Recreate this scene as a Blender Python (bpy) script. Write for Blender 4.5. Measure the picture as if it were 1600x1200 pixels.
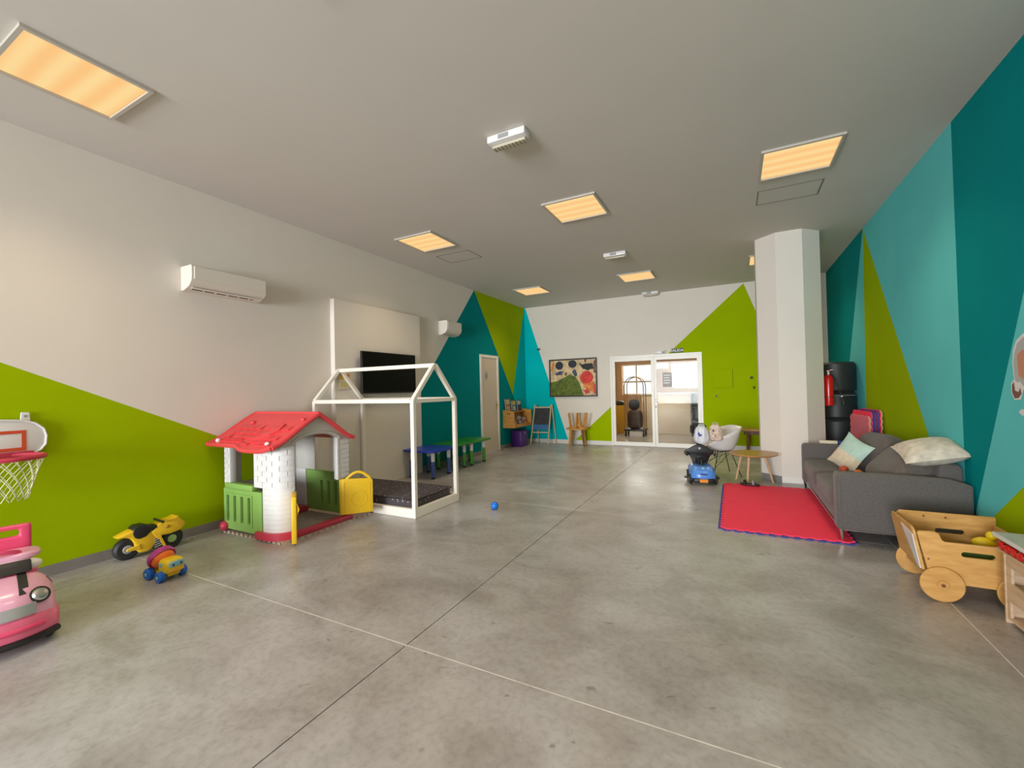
import bpy, bmesh, math, random
from mathutils import Vector, Matrix
random.seed(7)
PI = math.pi
scene = bpy.context.scene
C = scene.collection
for o in list(bpy.data.objects):
    bpy.data.objects.remove(o)

# ------------------------------------------------------------------ camera, world, large lights, exposure
CAM_H = 1.45
FPX, YAW, PITCH, ROLL = 668.96, 0.4769, 0.0118, -0.0233      # focal length in pixels of the 1600 px frame
XL, XR, YB, YF, ZC = -5.039, 1.713, 10.569, -8.0, 3.648      # room box: left, right, back, front, ceiling

cam_d = bpy.data.cameras.new('camera')
cam = bpy.data.objects.new('camera', cam_d)
C.objects.link(cam)
cam_d.sensor_fit = 'HORIZONTAL'
cam_d.sensor_width = 36.0
cam_d.lens = FPX / 1600.0 * 36.0
cam_d.clip_start = 0.05
fw = Vector((-math.sin(YAW) * math.cos(PITCH), math.cos(YAW) * math.cos(PITCH), math.sin(PITCH)))
rt = Vector((math.cos(YAW), math.sin(YAW), 0))
up = rt.cross(fw)
r2 = rt * math.cos(ROLL) + up * math.sin(ROLL)
u2 = -rt * math.sin(ROLL) + up * math.cos(ROLL)
cam.matrix_world = Matrix(((r2.x, u2.x, -fw.x, 0), (r2.y, u2.y, -fw.y, 0), (r2.z, u2.z, -fw.z, CAM_H), (0, 0, 0, 1)))
scene.camera = cam

world = bpy.data.worlds.new('sky')
scene.world = world
world.use_nodes = True
bg = world.node_tree.nodes['Background']
bg.inputs[0].default_value = (0.86, 0.93, 1.0, 1)
bg.inputs[1].default_value = 1.6


def area_light(name, loc, rot, sx, sy, power, col, spread=PI):
    d = bpy.data.lights.new(name, 'AREA')
    d.shape = 'RECTANGLE'
    d.size, d.size_y = sx, sy
    d.energy = power
    d.color = col
    o = bpy.data.objects.new(name, d)
    C.objects.link(o)
    o.location = loc
    o.rotation_euler = rot
    d.spread = spread
    return o


# daylight through the glazed front behind the photographer, and through the lobby windows
area_light('daylight_front_glazing', (-2.6, YF + 0.03, 1.65), (PI / 2, 0, 0), 4.2, 2.7, 335, (0.93, 0.965, 1.0), math.radians(80))
area_light('daylight_side_glazing', (XL + 0.02, -4.6, 1.6), (0, -PI / 2, 0), 2.4, 5.0, 45, (0.92, 0.96, 1.0))
area_light('daylight_lobby_window', (-2.3, 16.35, 1.8), (-PI / 2, 0, 0), 3.2, 1.3, 120, (1.0, 0.98, 0.95))

scene.view_settings.view_transform = 'Standard'
scene.view_settings.look = 'None'
scene.view_settings.exposure = -0.1
scene.view_settings.gamma = 1.0
scene.view_settings.use_curve_mapping = False


# ------------------------------------------------------------------ materials
def lin(r, g, b):
    f = lambda c: (c / 255 / 12.92) if c / 255 <= 0.04045 else ((c / 255 + 0.055) / 1.055) ** 2.4
    return (f(r), f(g), f(b))


MATS = {}


def mat(name, col, rough=0.5, metal=0.0, var=0.0, vscale=6.0, bump=0.0, bscale=60.0, spec=0.5, coat=0.0, sheen=0.0):
    if name in MATS:
        return MATS[name]
    m = bpy.data.materials.new(name)
    m.use_nodes = True
    nt = m.node_tree
    b = nt.nodes['Principled BSDF']
    b.inputs['Base Color'].default_value = (*col, 1)
    b.inputs['Roughness'].default_value = rough
    b.inputs['Metallic'].default_value = metal
    b.inputs['Specular IOR Level'].default_value = spec
    b.inputs['Coat Weight'].default_value = coat
    b.inputs['Sheen Weight'].default_value = sheen
    tc = nt.nodes.new('ShaderNodeTexCoord')
    if var > 0:
        n = nt.nodes.new('ShaderNodeTexNoise')
        n.inputs['Scale'].default_value = vscale
        n.inputs['Detail'].default_value = 4
        nt.links.new(tc.outputs['Object'], n.inputs['Vector'])
        r = nt.nodes.new('ShaderNodeValToRGB')
        r.color_ramp.elements[0].position = 0.3
        r.color_ramp.elements[1].position = 0.7
        r.color_ramp.elements[0].color = (*[c * (1 - var) for c in col], 1)
        r.color_ramp.elements[1].color = (*[min(1, c * (1 + var)) for c in col], 1)
        nt.links.new(n.outputs['Fac'], r.inputs['Fac'])
        nt.links.new(r.outputs['Color'], b.inputs['Base Color'])
    if bump > 0:
        n2 = nt.nodes.new('ShaderNodeTexNoise')
        n2.inputs['Scale'].default_value = bscale
        n2.inputs['Detail'].default_value = 3
        nt.links.new(tc.outputs['Object'], n2.inputs['Vector'])
        bp = nt.nodes.new('ShaderNodeBump')
        bp.inputs['Strength'].default_value = bump
        bp.inputs['Distance'].default_value = 0.01
        nt.links.new(n2.outputs['Fac'], bp.inputs['Height'])
        nt.links.new(bp.outputs['Normal'], b.inputs['Normal'])
    MATS[name] = m
    return m


def wood(name, c1, c2, scale=(2, 2, 14), rough=0.5):
    if name in MATS:
        return MATS[name]
    m = mat(name, c1, rough)
    nt = m.node_tree
    b = nt.nodes['Principled BSDF']
    tc = nt.nodes.new('ShaderNodeTexCoord')
    mp = nt.nodes.new('ShaderNodeMapping')
    mp.inputs['Scale'].default_value = scale
    n = nt.nodes.new('ShaderNodeTexNoise')
    n.inputs['Scale'].default_value = 3.0
    n.inputs['Detail'].default_value = 6
    n.inputs['Distortion'].default_value = 0.6
    r = nt.nodes.new('ShaderNodeValToRGB')
    r.color_ramp.elements[0].position = 0.35
    r.color_ramp.elements[1].position = 0.65
    r.color_ramp.elements[0].color = (*c2, 1)
    r.color_ramp.elements[1].color = (*c1, 1)
    nt.links.new(tc.outputs['Object'], mp.inputs['Vector'])
    nt.links.new(mp.outputs['Vector'], n.inputs['Vector'])
    nt.links.new(n.outputs['Fac'], r.inputs['Fac'])
    nt.links.new(r.outputs['Color'], b.inputs['Base Color'])
    return m


def concrete():
    m = bpy.data.materials.new('polished_concrete')
    m.use_nodes = True
    nt = m.node_tree
    b = nt.nodes['Principled BSDF']
    tc = nt.nodes.new('ShaderNodeTexCoord')

    def noise(scale, detail, dist=0.0, sc=(1, 1, 1), rough=0.6):
        mp = nt.nodes.new('ShaderNodeMapping')
        mp.inputs['Scale'].default_value = sc
        mp.inputs['Rotation'].default_value = (0, 0, 0.5)
        nt.links.new(tc.outputs['Object'], mp.inputs['Vector'])
        n = nt.nodes.new('ShaderNodeTexNoise')
        n.inputs['Scale'].default_value = scale
        n.inputs['Detail'].default_value = detail
        n.inputs['Distortion'].default_value = dist
        n.inputs['Roughness'].default_value = rough
        nt.links.new(mp.outputs['Vector'], n.inputs['Vector'])
        return n.outputs['Fac']

    def ramp(fac, stops):
        r = nt.nodes.new('ShaderNodeValToRGB')
        e = r.color_ramp.elements
        while len(e) < len(stops):
            e.new(0.5)
        for i, (p, c) in enumerate(stops):
            e[i].position = p
            e[i].color = (*c, 1)
        nt.links.new(fac, r.inputs['Fac'])
        return r.outputs['Color']

    def mix(a, bb, mode, fac=1.0):
        x = nt.nodes.new('ShaderNodeMix')
        x.data_type = 'RGBA'
        x.blend_type = mode
        x.inputs[0].default_value = fac
        nt.links.new(a, x.inputs[6])
        nt.links.new(bb, x.inputs[7])
        return x.outputs[2]

    base = ramp(noise(0.9, 8, 0.6), [(0.30, (0.35, 0.333, 0.325)), (0.5, (0.455, 0.45, 0.455)), (0.68, (0.50, 0.503, 0.52))])
    streak = ramp(noise(2.2, 7, 0.7, (1.0, 1.35, 1)), [(0.36, (0.66, 0.63, 0.60)), (0.58, (1, 1, 1))])
    fine = ramp(noise(26, 5, 0.2), [(0.33, (0.80, 0.79, 0.78)), (0.55, (1, 1, 1))])
    spots = ramp(noise(9, 2, 0.9), [(0.24, (0.45, 0.42, 0.40)), (0.30, (1, 1, 1))])
    patch = ramp(noise(0.55, 5, 0.8), [(0.42, (1, 1, 1)), (0.60, (0.74, 0.67, 0.62))])
    scuff = ramp(noise(14, 3, 2.5, (1, 3.0, 1)), [(0.22, (0.5, 0.46, 0.43)), (0.29, (1, 1, 1))])
    c = mix(base, streak, 'MULTIPLY', 0.6)
    c = mix(c, patch, 'MULTIPLY', 0.6)
    c = mix(c, scuff, 'MULTIPLY', 0.8)
    c = mix(c, fine, 'MULTIPLY', 0.8)
    c = mix(c, spots, 'MULTIPLY', 0.7)
    nt.links.new(c, b.inputs['Base Color'])
    rr = ramp(noise(1.8, 6, 0.4), [(0.3, (0.24, 0.24, 0.24)), (0.7, (0.42, 0.42, 0.42))])
    nt.links.new(rr, b.inputs['Roughness'])
    b.inputs['Specular IOR Level'].default_value = 0.62
    bp = nt.nodes.new('ShaderNodeBump')
    bp.inputs['Strength'].default_value = 0.03
    bp.inputs['Distance'].default_value = 0.01
    nt.links.new(noise(5, 4), bp.inputs['Height'])
    nt.links.new(bp.outputs['Normal'], b.inputs['Normal'])
    return m


def emit(name, col, strength, streaks=False):
    m = bpy.data.materials.new(name)
    m.use_nodes = True
    nt = m.node_tree
    for n in list(nt.nodes):
        nt.nodes.remove(n)
    out = nt.nodes.new('ShaderNodeOutputMaterial')
    e = nt.nodes.new('ShaderNodeEmission')
    e.inputs[0].default_value = (*col, 1)
    e.inputs[1].default_value = strength
    if streaks:                                     # tubes glowing unevenly behind the diffuser
        tc = nt.nodes.new('ShaderNodeTexCoord')
        w = nt.nodes.new('ShaderNodeTexWave')
        w.bands_direction = 'Y'
        w.inputs['Scale'].default_value = 2.0
        w.inputs['Distortion'].default_value = 0.6
        nt.links.new(tc.outputs['Object'], w.inputs['Vector'])
        r = nt.nodes.new('ShaderNodeValToRGB')
        r.color_ramp.elements[0].color = (col[0], col[1] * 0.86, col[2] * 0.8, 1)
        r.color_ramp.elements[1].color = (col[0], col[1] * 1.06, col[2] * 1.1, 1)
        nt.links.new(w.outputs['Fac'], r.inputs['Fac'])
        nt.links.new(r.outputs['Color'], e.inputs[0])
    nt.links.new(e.outputs[0], out.inputs[0])
    return m


def glass():
    m = bpy.data.materials.new('clear_glass')
    m.use_nodes = True
    nt = m.node_tree
    for n in list(nt.nodes):
        nt.nodes.remove(n)
    out = nt.nodes.new('ShaderNodeOutputMaterial')
    t = nt.nodes.new('ShaderNodeBsdfTransparent')
    t.inputs[0].default_value = (0.93, 0.95, 0.93, 1)
    g = nt.nodes.new('ShaderNodeBsdfGlossy')
    g.inputs['Roughness'].default_value = 0.01
    f = nt.nodes.new('ShaderNodeFresnel')
    f.inputs[0].default_value = 1.2
    mx = nt.nodes.new('ShaderNodeMixShader')
    nt.links.new(f.outputs[0], mx.inputs[0])
    nt.links.new(t.outputs[0], mx.inputs[1])
    nt.links.new(g.outputs[0], mx.inputs[2])
    nt.links.new(mx.outputs[0], out.inputs[0])
    return m


def starry():
    m = mat('dark_star_print_fabric', (0.05, 0.04, 0.045), 0.9)
    nt = m.node_tree
    b = nt.nodes['Principled BSDF']
    tc = nt.nodes.new('ShaderNodeTexCoord')
    v = nt.nodes.new('ShaderNodeTexVoronoi')
    v.inputs['Scale'].default_value = 21
    nt.links.new(tc.outputs['Object'], v.inputs['Vector'])
    r = nt.nodes.new('ShaderNodeValToRGB')
    r.color_ramp.interpolation = 'CONSTANT'
    r.color_ramp.elements[0].color = (0.42, 0.46, 0.52, 1)
    r.color_ramp.elements[1].position = 0.16
    r.color_ramp.elements[1].color = (0.062, 0.05, 0.055, 1)
    nt.links.new(v.outputs['Distance'], r.inputs['Fac'])
    nt.links.new(r.outputs['Color'], b.inputs['Base Color'])
    return m


M_white = mat('white_wall_paint', (0.745, 0.69, 0.615), 0.8, spec=0.25, var=0.015, vscale=2, bump=0.03, bscale=120)
M_ceil = mat('ceiling_paint', (0.635, 0.60, 0.55), 0.8, var=0.015, vscale=1.5, bump=0.03, bscale=120)
M_green = mat('lime_green_paint', (0.33, 0.46, 0.0), 0.85, spec=0.06, var=0.03, vscale=2, bump=0.03, bscale=120)
M_dteal = mat('dark_teal_paint', (0.0, 0.235, 0.25), 0.85, spec=0.06, var=0.03, vscale=2, bump=0.03, bscale=120)
M_lteal = mat('light_teal_paint', (0.12, 0.56, 0.575), 0.85, spec=0.06, var=0.03, vscale=2, bump=0.03, bscale=120)
M_turq = mat('turquoise_paint', (0.0, 0.50, 0.53), 0.85, spec=0.06, var=0.03, vscale=2, bump=0.03, bscale=120)
M_tan = mat('tan_lobby_paint', (0.62, 0.42, 0.25), 0.7)
M_conc = concrete()
M_glass = glass()
M_frame = mat('white_frame_lacquer', (0.86, 0.83, 0.76), 0.35)
M_skirt = mat('grey_skirting', (0.23, 0.21, 0.20), 0.5, var=0.1)
M_wskirt = mat('white_skirting', (0.76, 0.73, 0.68), 0.45)
M_doorp = mat('cream_door_paint', (0.66, 0.56, 0.45), 0.5)
M_black = mat('black_plastic', (0.012, 0.012, 0.012), 0.45)
M_dark = mat('dark_gap', (0.01, 0.01, 0.01), 0.9)
M_screen = mat('tv_screen', (0.004, 0.004, 0.004), 0.35, spec=0.12)
M_chrome = mat('brushed_steel', (0.62, 0.60, 0.57), 0.25, 1.0)
M_brass = mat('brass', (0.55, 0.38, 0.14), 0.3, 1.0)
M_acw = mat('aged_white_plastic', (0.74, 0.69, 0.60), 0.4)
M_beam = mat('cream_white_beam', (0.84, 0.79, 0.70), 0.45)
M_red = mat('coral_red_plastic', (0.66, 0.055, 0.06), 0.4, var=0.04)
M_base_red = mat('crimson_plastic', (0.52, 0.035, 0.075), 0.4)
M_whitep = mat('weathered_white_plastic', (0.68, 0.67, 0.66), 0.5, var=0.03, vscale=9)
M_greyp = mat('pale_grey_plastic', (0.52, 0.51, 0.46), 0.5, var=0.03)
M_greenp = mat('soft_green_plastic', (0.235, 0.42, 0.10), 0.45, var=0.05)
M_yel = mat('yellow_plastic', (0.75, 0.47, 0.015), 0.4, var=0.03)
M_brplank = mat('grey_brown_plank', (0.30, 0.25, 0.22), 0.6, var=0.08, vscale=12)
M_bluep = mat('deep_blue_plastic', (0.02, 0.045, 0.42), 0.35)
M_bluel = mat('slate_blue_plastic', (0.05, 0.10, 0.33), 0.4)
M_grnt = mat('grass_green_plastic', (0.02, 0.24, 0.01), 0.35)
M_grnl = mat('leaf_green_plastic', (0.07, 0.30, 0.03), 0.4)
M_sofa = mat('charcoal_sofa_fabric', (0.118, 0.103, 0.096), 0.95, var=0.14, vscale=70, bump=0.25, bscale=260, sheen=0.15)
M_sofac = mat('warm_charcoal_cushion_fabric', (0.118, 0.098, 0.084), 0.95, var=0.16, vscale=60, bump=0.3, bscale=220, sheen=0.15)
M_mint = mat('mint_fabric', (0.45, 0.62, 0.54), 0.9, var=0.08, vscale=30)
M_cream = mat('cream_fabric', (0.70, 0.60, 0.45), 0.9, var=0.08, vscale=25)
M_ivory = mat('ivory_print_fabric', (0.62, 0.56, 0.46), 0.9, var=0.2, vscale=18)
M_fred = mat('red_foam', (1.0, 0.035, 0.095), 0.75, var=0.06, vscale=25, bump=0.1, bscale=300)
M_fblue = mat('blue_foam', (0.06, 0.06, 0.26), 0.8)
M_fpink = mat('faded_pink_foam', (0.70, 0.16, 0.20), 0.8, var=0.06, vscale=20)
M_fpurp = mat('purple_foam', (0.20, 0.04, 0.17), 0.8)
M_fgrey = mat('grey_pink_foam', (0.42, 0.31, 0.27), 0.8, var=0.1)
M_oak = wood('oak_top', (0.55, 0.31, 0.10), (0.40, 0.20, 0.055), (3, 12, 3), 0.35)
M_beech = wood('honey_plywood', (0.66, 0.37, 0.115), (0.55, 0.28, 0.075), (2, 2, 9), 0.45)
M_pine = wood('pale_beech_legs', (0.66, 0.45, 0.24), (0.55, 0.35, 0.17), (14, 14, 2), 0.45)
M_palewd = wood('pale_wood', (0.66, 0.48, 0.32), (0.55, 0.37, 0.22), (2, 2, 9), 0.5)
M_orwood = wood('orange_pine', (0.62, 0.32, 0.07), (0.48, 0.22, 0.04), (2, 2, 9), 0.45)
M_walnut = wood('walnut', (0.24, 0.10, 0.03), (0.14, 0.055, 0.015), (10, 10, 2), 0.45)
M_purple = mat('purple_plastic', (0.085, 0.02, 0.20), 0.4)
M_pink = mat('pink_car_plastic', (0.80, 0.15, 0.26), 0.28, coat=0.3)
M_pinkl = mat('pale_pink_plastic', (0.80, 0.40, 0.55), 0.3, coat=0.3)
M_pinkd = mat('hot_pink_plastic', (0.75, 0.07, 0.17), 0.3)
M_blue = mat('sky_blue_plastic', (0.09, 0.26, 0.72), 0.3, coat=0.2)
M_toyblue = mat('toy_blue_plastic', (0.01, 0.13, 0.60), 0.35)
M_orange = mat('orange_plastic', (0.85, 0.17, 0.01), 0.4)
M_mag = mat('magenta_plastic', (0.42, 0.03, 0.24), 0.4)
M_cyan = mat('pale_cyan_plastic', (0.22, 0.48, 0.58), 0.35)
M_extred = mat('extinguisher_red', (0.55, 0.008, 0.008), 0.25)
M_rubber = mat('black_rubber', (0.016, 0.016, 0.017), 0.6)
M_net = mat('net_cord', (0.62, 0.63, 0.36), 0.8)
M_whitegl = mat('glossy_white_plastic', (0.74, 0.72, 0.70), 0.3)
M_grey = mat('mid_grey', (0.30, 0.30, 0.30), 0.5)
M_silver = mat('silver_paint', (0.42, 0.43, 0.42), 0.35, 0.3)
M_star = starry()


# ------------------------------------------------------------------ mesh helpers
def bmn():
    return bmesh.new()


def quadface(bm, vs):
    try:
        return bm.faces.new(vs)
    except ValueError:
        return None


def box(bm, x0, x1, y0, y1, z0, z1):
    v = [bm.verts.new((x, y, z)) for x in (x0, x1) for y in (y0, y1) for z in (z0, z1)]
    for f in ((0, 1, 3, 2), (4, 6, 7, 5), (0, 4, 5, 1), (2, 3, 7, 6), (0, 2, 6, 4), (1, 5, 7, 3)):
        bm.faces.new([v[i] for i in f])
    return bm


def frame_of(d):
    d = Vector(d).normalized()
    a = Vector((0, 0, 1)) if abs(d.z) < 0.95 else Vector((1, 0, 0))
    s = d.cross(a).normalized()
    return d, s, s.cross(d)


def bar(bm, p, q, w, h=None, upv=None):
    h = h or w
    p, q = Vector(p), Vector(q)
    d, s, u = frame_of(q - p)
    if upv is not None:
        s = d.cross(Vector(upv)).normalized()
        u = s.cross(d)
    vs = []
    for e in (p, q):
        vs.append([bm.verts.new(e + s * (a * w / 2) + u * (b * h / 2)) for a, b in ((-1, -1), (1, -1), (1, 1), (-1, 1))])
    a, b = vs
    for i in range(4):
        bm.faces.new((a[i], a[(i + 1) % 4], b[(i + 1) % 4], b[i]))
    bm.faces.new(a[::-1])
    bm.faces.new(b)
    return bm


def tube(bm, pts, r, seg=8, closed=False, cap=True):
    pts = [Vector(p) for p in pts]
    n = len(pts)
    rs = r if isinstance(r, (list, tuple)) else [r] * n
    rings = []
    prev = None
    for i in range(n):
        if closed:
            d = pts[(i + 1) % n] - pts[i - 1]
        else:
            d = pts[min(i + 1, n - 1)] - pts[max(i - 1, 0)]
        d = d.normalized()
        if prev is None:
            _, s, u = frame_of(d)
        else:
            s = prev - d * prev.dot(d)
            s.normalize()
            u = s.cross(d)
        prev = s
        rings.append([bm.verts.new(pts[i] + (s * math.cos(2 * PI * k / seg) + u * math.sin(2 * PI * k / seg)) * rs[i]) for k in range(seg)])
    for i in range(n if closed else n - 1):
        a, b = rings[i], rings[(i + 1) % n]
        for k in range(seg):
            quadface(bm, (a[k], a[(k + 1) % seg], b[(k + 1) % seg], b[k]))
    if cap and not closed:
        quadface(bm, rings[0][::-1])
        quadface(bm, rings[-1])
    return bm


def cyl(bm, p, q, r0, r1=None, seg=16):
    return tube(bm, [p, q], [r0, r0 if r1 is None else r1], seg)


def lathe(bm, prof, seg=24, mtx=None):
    mtx = mtx or Matrix.Identity(4)
    rings = []
    for r, z in prof:
        if r < 1e-5:
            rings.append([bm.verts.new(mtx @ Vector((0, 0, z)))])
        else:
            rings.append([bm.verts.new(mtx @ Vector((r * math.cos(2 * PI * k / seg), r * math.sin(2 * PI * k / seg), z))) for k in range(seg)])
    for a, b in zip(rings[:-1], rings[1:]):
        for k in range(seg):
            k2 = (k + 1) % seg
            if len(a) == 1 and len(b) == 1:
                continue
            if len(a) == 1:
                quadface(bm, (a[0], b[k2], b[k]))
            elif len(b) == 1:
                quadface(bm, (a[k], a[k2], b[0]))
            else:
                quadface(bm, (a[k], a[k2], b[k2], b[k]))
    return bm


def axis_m(origin, zdir):
    d, s, u = frame_of(zdir)
    return Matrix(((s.x, u.x, d.x, origin[0]), (s.y, u.y, d.y, origin[1]), (s.z, u.z, d.z, origin[2]), (0, 0, 0, 1)))


def prism(bm, poly, o, u, v, t):
    """polygon in the (u, v) plane at o, extruded by the vector t"""
    o, u, v, t = Vector(o), Vector(u), Vector(v), Vector(t)
    a = [bm.verts.new(o + u * x + v * y) for x, y in poly]
    b = [bm.verts.new(o + u * x + v * y + t) for x, y in poly]
    n = len(poly)
    quadface(bm, a)
    quadface(bm, b[::-1])
    for i in range(n):
        quadface(bm, (a[i], b[i], b[(i + 1) % n], a[(i + 1) % n]))
    return bm


def holed(bm, u0, u1, v0, v1, holes, o, u, v, t):
    """rectangular panel with rectangular holes, closed, extruded by t"""
    o, u, v, t = Vector(o), Vector(u), Vector(v), Vector(t)
    us = sorted({u0, u1, *[h[0] for h in holes], *[h[1] for h in holes]})
    vs = sorted({v0, v1, *[h[2] for h in holes], *[h[3] for h in holes]})
    vc = {}

    def V(i, j, k):
        if (i, j, k) not in vc:
            vc[(i, j, k)] = bm.verts.new(o + u * us[i] + v * vs[j] + t * k)
        return vc[(i, j, k)]

    def solid(i, j):
        if i < 0 or j < 0 or i >= len(us) - 1 or j >= len(vs) - 1:
            return False
        cu, cv = (us[i] + us[i + 1]) / 2, (vs[j] + vs[j + 1]) / 2
        return not any(h[0] < cu < h[1] and h[2] < cv < h[3] for h in holes)
    for i in range(len(us) - 1):
        for j in range(len(vs) - 1):
            if not solid(i, j):
                continue
            quadface(bm, (V(i, j, 0), V(i, j + 1, 0), V(i + 1, j + 1, 0), V(i + 1, j, 0)))
            quadface(bm, (V(i, j, 1), V(i + 1, j, 1), V(i + 1, j + 1, 1), V(i, j + 1, 1)))
            for (di, dj, a, b) in ((-1, 0, (i, j), (i, j + 1)), (1, 0, (i + 1, j + 1), (i + 1, j)), (0, -1, (i + 1, j), (i, j)), (0, 1, (i, j + 1), (i + 1, j + 1))):
                if not solid(i + di, j + dj):
                    quadface(bm, (V(*a, 0), V(*a, 1), V(*b, 1), V(*b, 0)))
    return bm


def soften(bm, w, seg=2):
    bmesh.ops.recalc_face_normals(bm, faces=bm.faces)
    es = [e for e in bm.edges if len(e.link_faces) == 2 and e.calc_face_angle(0) > 0.5]
    bmesh.ops.bevel(bm, geom=es, offset=w, segments=seg, profile=0.5, affect='EDGES', clamp_overlap=True)
    return bm


def rbox(x0, x1, y0, y1, z0, z1, w=0.01, seg=2):
    return soften(box(bmn(), x0, x1, y0, y1, z0, z1), w, seg)


def pillow(bm, sx, sy, sz, mtx=None, n=14, pinch=0.12, ex=2.4):
    """a stuffed cushion: two grids meeting in a seam with pointed corners"""
    mtx = mtx or Matrix.Identity(4)
    gr = {}
    for side in (1, -1):
        for i in range(n + 1):
            for j in range(n + 1):
                a, b = 2 * i / n - 1, 2 * j / n - 1
                edge = i in (0, n) or j in (0, n)
                if edge and side == -1:
                    gr[(i, j, -1)] = gr[(i, j, 1)]
                    continue
                h = ((1 - abs(a) ** ex) * (1 - abs(b) ** ex)) ** 0.55
                x = a * (1 - pinch * (1 - b * b))
                y = b * (1 - pinch * (1 - a * a))
                gr[(i, j, side)] = bm.verts.new(mtx @ Vector((x * sx / 2, y * sy / 2, side * h * sz / 2)))
    for side in (1, -1):
        for i in range(n):
            for j in range(n):
                f = [gr[(i, j, side)], gr[(i + 1, j, side)], gr[(i + 1, j + 1, side)], gr[(i, j + 1, side)]]
                quadface(bm, f if side == 1 else f[::-1])
    return bm


def softbox(bm, sx, sy, sz, mtx=None, n=12, e=5.0, wob=0.0, seed=0):
    """rounded upholstered block (superellipsoid grid)"""
    mtx = mtx or Matrix.Identity(4)
    rnd = random.Random(seed)
    ph = [rnd.uniform(0, 6) for _ in range(6)]
    cache = {}

    def P(x, y, z):
        key = (round(x, 4), round(y, 4), round(z, 4))
        if key not in cache:
            v = Vector((x, y, z))
            l = (abs(x) ** e + abs(y) ** e + abs(z) ** e) ** (1 / e)
            v = v / l
            w = 1 + wob * (math.sin(3.1 * v.x + ph[0]) * math.sin(4.3 * v.y + ph[1]) + 0.6 * math.sin(6 * v.y + 5 * v.z + ph[2]))
            cache[key] = bm.verts.new(mtx @ Vector((v.x * sx / 2 * w, v.y * sy / 2, v.z * sz / 2 * w)))
        return cache[key]
    for ax in range(3):
        for s in (-1, 1):
            for i in range(n):
                for j in range(n):
                    q = []
                    for di, dj in ((0, 0), (1, 0), (1, 1), (0, 1)):
                        a, b = 2 * (i + di) / n - 1, 2 * (j + dj) / n - 1
                        c = [0, 0, 0]
                        c[ax] = s
                        c[(ax + 1) % 3] = a
                        c[(ax + 2) % 3] = b
                        q.append(P(*c))
                    quadface(bm, q if s > 0 else q[::-1])
    return bm


def sphere(bm, c, r, seg=16, sc=(1, 1, 1)):
    prof = [(r * math.sin(PI * i / (seg // 2)), -r * math.cos(PI * i / (seg // 2))) for i in range(seg // 2 + 1)]
    m = Matrix.Translation(c) @ Matrix.Diagonal((*sc, 1))
    return lathe(bm, prof, seg, m)


def obj(name, bm, m, parent=None, base=None, smooth=True, angle=0.6, auto=True):
    """one mesh object; base = world point the mesh coordinates are measured from"""
    bmesh.ops.recalc_face_normals(bm, faces=bm.faces)
    if base is not None:
        bmesh.ops.translate(bm, verts=bm.verts, vec=-Vector(base))
    me = bpy.data.meshes.new(name)
    bm.to_mesh(me)
    bm.free()
    ms = m if isinstance(m, (list, tuple)) else [m]
    for x in ms:
        me.materials.append(x)
    if smooth:
        me.polygons.foreach_set('use_smooth', [True] * len(me.polygons))
        if auto:
            me.set_sharp_from_angle(angle=angle)
    o = bpy.data.objects.new(name, me)
    C.objects.link(o)
    if parent is not None:
        o.parent = parent
    return o


def tag(o, label, cat=None, group=None, kind=None):
    o['label'] = label
    if cat:
        o['category'] = cat
    if group:
        o['group'] = group
    if kind:
        o['kind'] = kind
    return o


class Thing:
    """an Empty at the base of a thing; parts are given in world coordinates unless local=True"""

    def __init__(s, name, label, cat, loc, rz=0, group=None, kind=None, local=False):
        s.loc = Vector(loc)
        s.local = local or rz != 0
        s.o = bpy.data.objects.new(name, None)
        s.o.empty_display_size = 0.1
        C.objects.link(s.o)
        s.o.location = loc
        s.o.rotation_euler = (0, 0, rz)
        tag(s.o, label, cat, group, kind)

    def part(s, name, bm, m, parent=None, label=None, **k):
        o = obj(name, bm, m, parent or s.o, None if s.local else s.loc, **k)
        if label:
            o['label'] = label
        return o


def single(name, bm, m, label, cat, base, group=None, kind=None, **k):
    o = obj(name, bm, m, None, base, **k)
    o.location = base
    return tag(o, label, cat, group, kind)


def share(src, name, parent, mtx):
    """another object that uses the same mesh"""
    o = bpy.data.objects.new(name, src.data)
    C.objects.link(o)
    o.parent = parent
    o.matrix_local = mtx
    return o


def copy_thing(root, loc, rz=None, label=None):
    r = root.copy()
    C.objects.link(r)
    r.location = loc
    if rz is not None:
        r.rotation_euler = (0, 0, rz)
    if label:
        r['label'] = label
    for ch in list(root.children):
        c = ch.copy()
        C.objects.link(c)
        c.parent = r
        for g in list(ch.children):
            d = g.copy()
            C.objects.link(d)
            d.parent = c
    return r


def text_part(name, s, size, m, parent, loc, rot, base, label=None, depth=0.001):
    cu = bpy.data.curves.new('lettering', 'FONT')
    cu.body = s
    cu.size = size
    cu.align_x = 'CENTER'
    cu.align_y = 'CENTER'
    cu.extrude = depth
    cu.resolution_u = 2
    t = bpy.data.objects.new('lettering', cu)
    C.objects.link(t)
    bpy.context.view_layer.update()
    me = bpy.data.meshes.new_from_object(t.evaluated_get(bpy.context.evaluated_depsgraph_get()))
    bpy.data.objects.remove(t)
    me.materials.clear()
    me.materials.append(m)
    o = bpy.data.objects.new(name, me)
    C.objects.link(o)
    o.parent = parent
    o.location = Vector(loc) - Vector(base)
    o.rotation_euler = rot
    if label:
        o['label'] = label
    return o


# ------------------------------------------------------------------ the room
def struct(name, bm, m, label, base=(0, 0, 0), **k):
    return single(name, bm, m, label, None, base, kind='structure', **k)


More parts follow.
